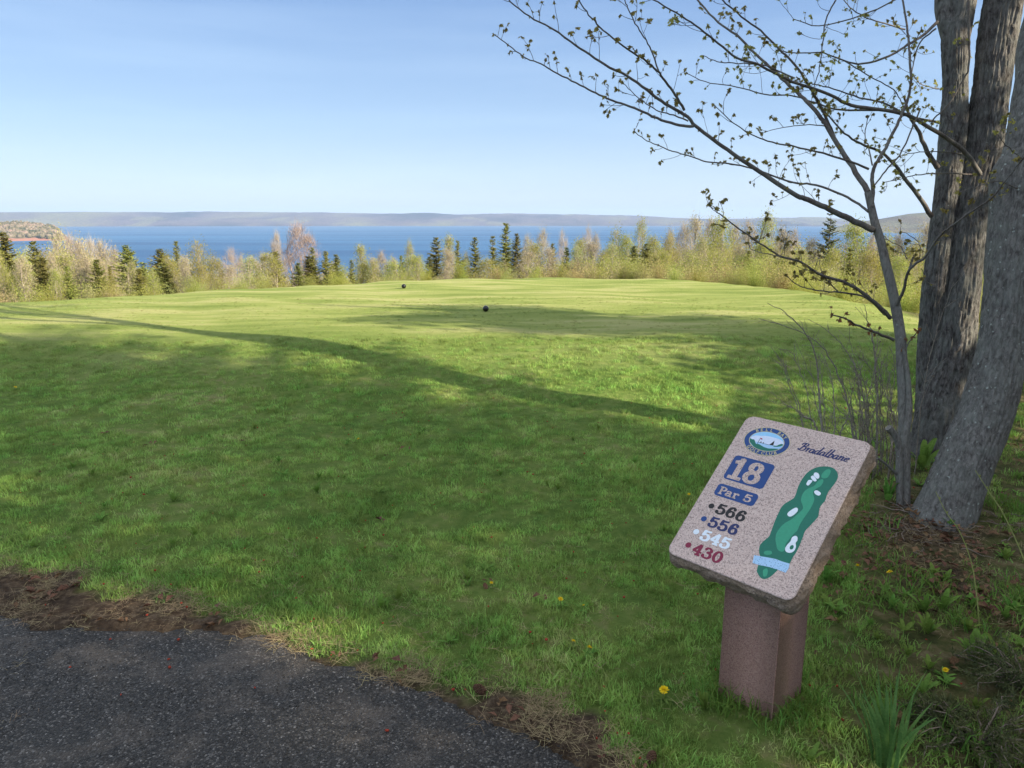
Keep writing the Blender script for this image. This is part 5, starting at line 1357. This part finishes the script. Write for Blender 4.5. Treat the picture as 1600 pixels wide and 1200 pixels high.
for a, b_ in cor:
    q_ = post_c + ex_ * a + ey_ * b_
    V0.append((q_.x - post_c.x, q_.y - post_c.y, -.08)); V1.append((q_.x - post_c.x, q_.y - post_c.y, under(q_.x, q_.y)))
mb = MB(); mb.add(V0 + V1, [(i, (i + 1) % 8, 8 + (i + 1) % 8, 8 + i) for i in range(8)]); mb.poly(V1)
mb.build("post", m_post, sign)

# ------------------------------------------------------------------ tee markers
m_ball, n, l, b = new_mat("black_gloss_ball"); setb(b, .22, .5, (.008, .008, .010))
for px_, py_, lab in ((759, 480, "nearer black ball tee marker, in sun above the long shadow"), (631, 447, "farther black ball tee marker, close to the back of the tee")):
    dep = None
    g0 = G(px_, py_ + (4.5 if py_ > 460 else 3), .31)
    z_ = float(hfun(g0[0], g0[1])); rad = .045
    me = bpy.data.meshes.new("tee_marker")
    import bmesh
    bm = bmesh.new(); bmesh.ops.create_uvsphere(bm, u_segments=28, v_segments=18, radius=rad)
    bmesh.ops.translate(bm, verts=bm.verts, vec=(0, 0, rad * .95))
    bm.to_mesh(me); bm.free(); me.shade_smooth(); me.materials.append(m_ball)
    root = empty("tee_marker", (g0[0], g0[1], z_)); tag(root, lab, "tee marker", "black ball tee markers")
    o = bpy.data.objects.new("ball", me); COL.objects.link(o); o.parent = root
    mb = MB(); mb.tube([(0, 0, -.05), (0, 0, .012)], [.006, .01], 10); mb.build("spike", m_ball, root, True)

# ------------------------------------------------------------------ dandelions
m_yel = plain("dandelion_petals", (.80, .58, .02), .7, .1, .15, 300); m_stem = plain("dandelion_stem", (.20, .24, .08), .6, .3, .1, 60)
def petals(seed, rad):
    r = np.random.default_rng(seed); mb = MB(); Q = []
    for ring, (rr0, h0) in enumerate(((1, .15), (.8, .4), (.55, .6), (.3, .7))):
        for k in range(20 - 4 * ring):
            a = r.random() * 6.28; L_ = rad * rr0 * r.uniform(.85, 1.1); d = np.array([math.cos(a), math.sin(a), 0]); s_ = np.array([-d[1], d[0], 0]) * rad * .11
            c0 = np.array([0, 0, 0]); e_ = d * L_ + [0, 0, rad * h0 * r.uniform(.7, 1.2)]
            Q.append(np.stack([c0 - s_ * .5, c0 + s_ * .5, e_ + s_, e_ - s_]))
    mb.quads(Q); return mb.mesh("petals", m_yel)
PM = [petals(i, .014) for i in range(3)]
DL = [(1341, 878, .035, "dandelion head low in the grass right of the sign slab", 1), (1391, 888, .075, "tall stalked dandelion, right hand one of the pair beside the sign", 1),
      (1478, 1043, .03, "small dandelion near the right edge, above the dark low shrub", .8), (1038, 1074, .035, "wide open dandelion in the grass left of the post foot", 1.15),
      (876, 932, .03, "dandelion in the lawn left of the sign, uppermost of a loose trio", .85), (896, 998, .025, "smaller dandelion of the close pair near the path corner", .6),
      (921, 1008, .03, "larger dandelion of the close pair near the path corner", .75), (912, 942, .02, "half open dandelion just right of the uppermost lawn dandelion", .5),
      (560, 680, .03, "lone dandelion far out in the middle of the shaded lawn", .9), (1077, 768, .02, "tiny dandelion on the lawn left of the sign slab", .7),
      (768, 906, .02, "faint dandelion on the lawn midway between path and sign", .6), (24, 606, .03, "dandelion far out at the left edge of the lawn", 1.0)]
for i, (px_, py_, h_, lab, s_) in enumerate(DL):
    g0 = G(px_, py_, h_ + .01); z_ = float(hfun(g0[0], g0[1]))
    root = empty("dandelion", (g0[0], g0[1], z_), i); tag(root, lab, "dandelion", "yellow dandelions in the grass")
    hd = bpy.data.objects.new("flower_head", PM[i % 3]); COL.objects.link(hd); hd.parent = root; hd.location = (0, 0, h_); hd.scale = (s_,) * 3; hd.rotation_euler = (-.35, .1, 0)
    mb = MB(); mb.tube([(0, 0, -.01), (.003, 0, h_ * .5), (0, 0, h_)], .0018, 6); mb.build("stem", m_stem, root, True)
    me = rosette(200 + i, 6, .05, .006, m_weed, .35); o = bpy.data.objects.new("leaves", me); COL.objects.link(o); o.parent = root

# ------------------------------------------------------------------ daffodil clump, low juniper, leafy clumps
def strap_clump(name, base_, n_, L, W_, mat, label, cat, seed, spread=.10):
    root = empty(name, tuple(base_)); tag(root, label, cat)
    r = np.random.default_rng(seed)
    mb = MB()
    for k in range(n_):
        a = r.random() * 6.28; q_ = r.random() * spread; ll = L * r.uniform(.55, 1.08); lean = r.uniform(.04, .45)
        s_ = np.linspace(0, 1, 9); o_ = np.array([math.cos(a) * q_, math.sin(a) * q_, -.01])
        az_ = a + r.normal(0, .5); d = np.array([math.cos(az_), math.sin(az_), 0])
        ct = o_ + d * (ll * lean * s_ ** 1.6)[:, None] + np.column_stack([np.zeros(9), np.zeros(9), ll * (s_ - .18 * lean * s_ ** 3)])
        sd_a = r.random() * 3.14; sdv = np.array([math.cos(sd_a), math.sin(sd_a), 0]); nv = np.array([-sdv[1], sdv[0], 0])
        wv_ = W_ * (1 - s_ ** 4) * r.uniform(.7, 1.1) + .0006
        A = ct - sdv * wv_[:, None] + nv * wv_[:, None] * .5; B_ = ct + sdv * wv_[:, None] + nv * wv_[:, None] * .5
        V_ = np.vstack([A, ct, B_]); F_ = []
        for i in range(8): F_ += [(i, i + 1, 9 + i + 1, 9 + i), (9 + i, 9 + i + 1, 18 + i + 1, 18 + i)]
        mb.add(V_, F_)
    mb.build("leaves", mat, root, True)
gD = G(1388, 1200); gD[2] = 0
strap_clump("daffodil_clump", gD, 30, .34, .0072, m_daff, "upright clump of blue green daffodil leaves at the bottom edge", "plant", 3, .045)
m_jun = foliage_mat("juniper_sprays", (.05, .075, .03), (.14, .15, .06), .1, .15, 9)
def low_shrub(px_, py_, rad, h_, seed, label):
    g0 = G(px_, py_); root = empty("juniper_shrub", (g0[0], g0[1], 0), 0); tag(root, label, "shrub", "dark low junipers")
    r = np.random.default_rng(seed); st_ = MB(); fo = MB(); Q = []
    for k in range(34):
        a = r.random() * 6.28; L_ = rad * r.uniform(.4, 1); e_ = np.array([math.cos(a) * L_, math.sin(a) * L_, h_ * r.uniform(.3, 1)])
        s_ = np.linspace(0, 1, 8)[:, None]; pts_ = e_ * [1, 1, 0] * s_ + np.array([0, 0, 1.0]) * e_[2] * np.sin(s_ * 2.2) + r.normal(size=(8, 3)) * .008 * s_
        st_.tube(pts_, np.linspace(.004, .0012, 8), 4)
        for j in range(2, 8):
            for q_ in range(9):
                d = e_ / np.linalg.norm(e_) * .5 + rnd_unit(r, 1)[0]; d *= r.uniform(.012, .03)
                c0 = pts_[j] + r.normal(size=3) * .006; w_ = np.cross(d, rnd_unit(r, 1)[0]); w_ *= .0016 / (np.linalg.norm(w_) + 1e-9)
                Q.append(np.stack([c0 - w_, c0 + w_, c0 + d + w_ * .3, c0 + d - w_ * .3]))
                for kk in (.4, .7):
                    c1 = c0 + d * kk; d2 = (rnd_unit(r, 1)[0] + d / np.linalg.norm(d)) * .007
                    Q.append(np.stack([c1 - w_, c1 + w_, c1 + d2 + w_ * .3, c1 + d2 - w_ * .3]))
    fo.quads(Q); st_.build("stems", m_stick, root, True); fo.build("foliage", m_jun, root)
low_shrub(1530, 1165, .26, .10, 4, "dark low juniper in the bottom right corner")
low_shrub(1600, 1080, .24, .11, 5, "dark low juniper against the right edge, above the corner one")
low_shrub(1470, 1130, .12, .05, 6, "smallest dark juniper, beside the daffodil leaves")
def leafy(px_, py_, seed, s_, label, n_=9):
    g0 = G(px_, py_); root = empty("broadleaf_plant", (g0[0], g0[1], float(hfun(g0[0], g0[1]))), seed); tag(root, label, "plant", "bright leafy plants under the maples")
    me = rosette(seed, n_, .12 * s_, .014 * s_, m_weed, 1.15); o = bpy.data.objects.new("leaves", me); COL.objects.link(o); o.parent = root
for a in ((1472, 952, 301, .9, "bright leafy plant right of the tall stalked dandelion"), (1445, 955, 302, .75, "bright leafy plant just below the tall stalked dandelion"), (1520, 1035, 303, 1.1, "bright upright leafy plant left of the right edge"),
          (1560, 1030, 304, .8, "bright small leafy plant at the right edge"), (1450, 990, 305, .7, "bright leafy plant in the middle of the rough grass right of the post"), (1290, 905, 306, .8, "bright leafy plant tucked under the slab's right side"),
          (1385, 795, 307, 1.3, "tall bright leafy plant left of the young maple foot"), (1100, 1110, 308, .6, "small bright leafy plant left of the post foot"), (1440, 735, 309, 1.8, "leafy green clump between the young and the big maples")):
    leafy(*a)

# pine cone and two stones at the path edge
m_cone = plain("cone_scales", (.10, .055, .035), .85, .1, .3, 90)
for px_, py_, s_, lab in ((749, 1084, 1.0, "brown pine cone lying at the edge of the asphalt"), (1018, 1190, .9, "brown pine cone near the bottom edge on the bare soil")):
    g0 = G(px_, py_); mb = MB(); L_ = .05 * s_
    for k in range(70):
        t = k / 70; a = k * 2.4; rr0 = .014 * s_ * math.sin(math.pi * (.12 + .82 * t)); c0 = np.array([L_ * (t - .5), rr0 * math.cos(a), rr0 * math.sin(a)])
        mb.add(IV * [.0035 * s_, .005 * s_, .005 * s_] + c0 * [1, 1, 1] + [0, 0, .014 * s_], IF)
    o = mb.build("pine_cone", m_cone); o.location = (g0[0], g0[1], .004); o.rotation_euler = (0, 0, 1.1 * s_ + px_); tag(o, lab, "pine cone", "brown pine cones")

# ------------------------------------------------------------------ haze
USE_HAZE = True
if USE_HAZE:
    m_haze = bpy.data.materials.new("haze_air"); m_haze.use_nodes = True
    hn_ = m_haze.node_tree.nodes; hl = m_haze.node_tree.links
    hn_.remove(hn_["Principled BSDF"])
    pv = hn_.new("ShaderNodeVolumePrincipled"); pv.inputs["Color"].default_value = (.52, .70, 1, 1); pv.inputs["Density"].default_value = 1.0e-4
    pv.inputs["Anisotropy"].default_value = 0
    hl.new(pv.outputs[0], hn_["Material Output"].inputs["Volume"])
    x0, x1, y0, y1, z0, z1 = -27000, 27000, -80, 12500, WATER_Z - 9, 190
    mb = MB(); mb.add([(x0, y0, z0), (x1, y0, z0), (x1, y1, z0), (x0, y1, z0), (x0, y0, z1), (x1, y0, z1), (x1, y1, z1), (x0, y1, z1)],
                      [(0, 3, 2, 1), (4, 5, 6, 7), (0, 1, 5, 4), (1, 2, 6, 5), (2, 3, 7, 6), (3, 0, 4, 7)])
    tag(mb.build("haze", m_haze), "thin blue air between the tee and the far shore", "haze", kind="stuff")
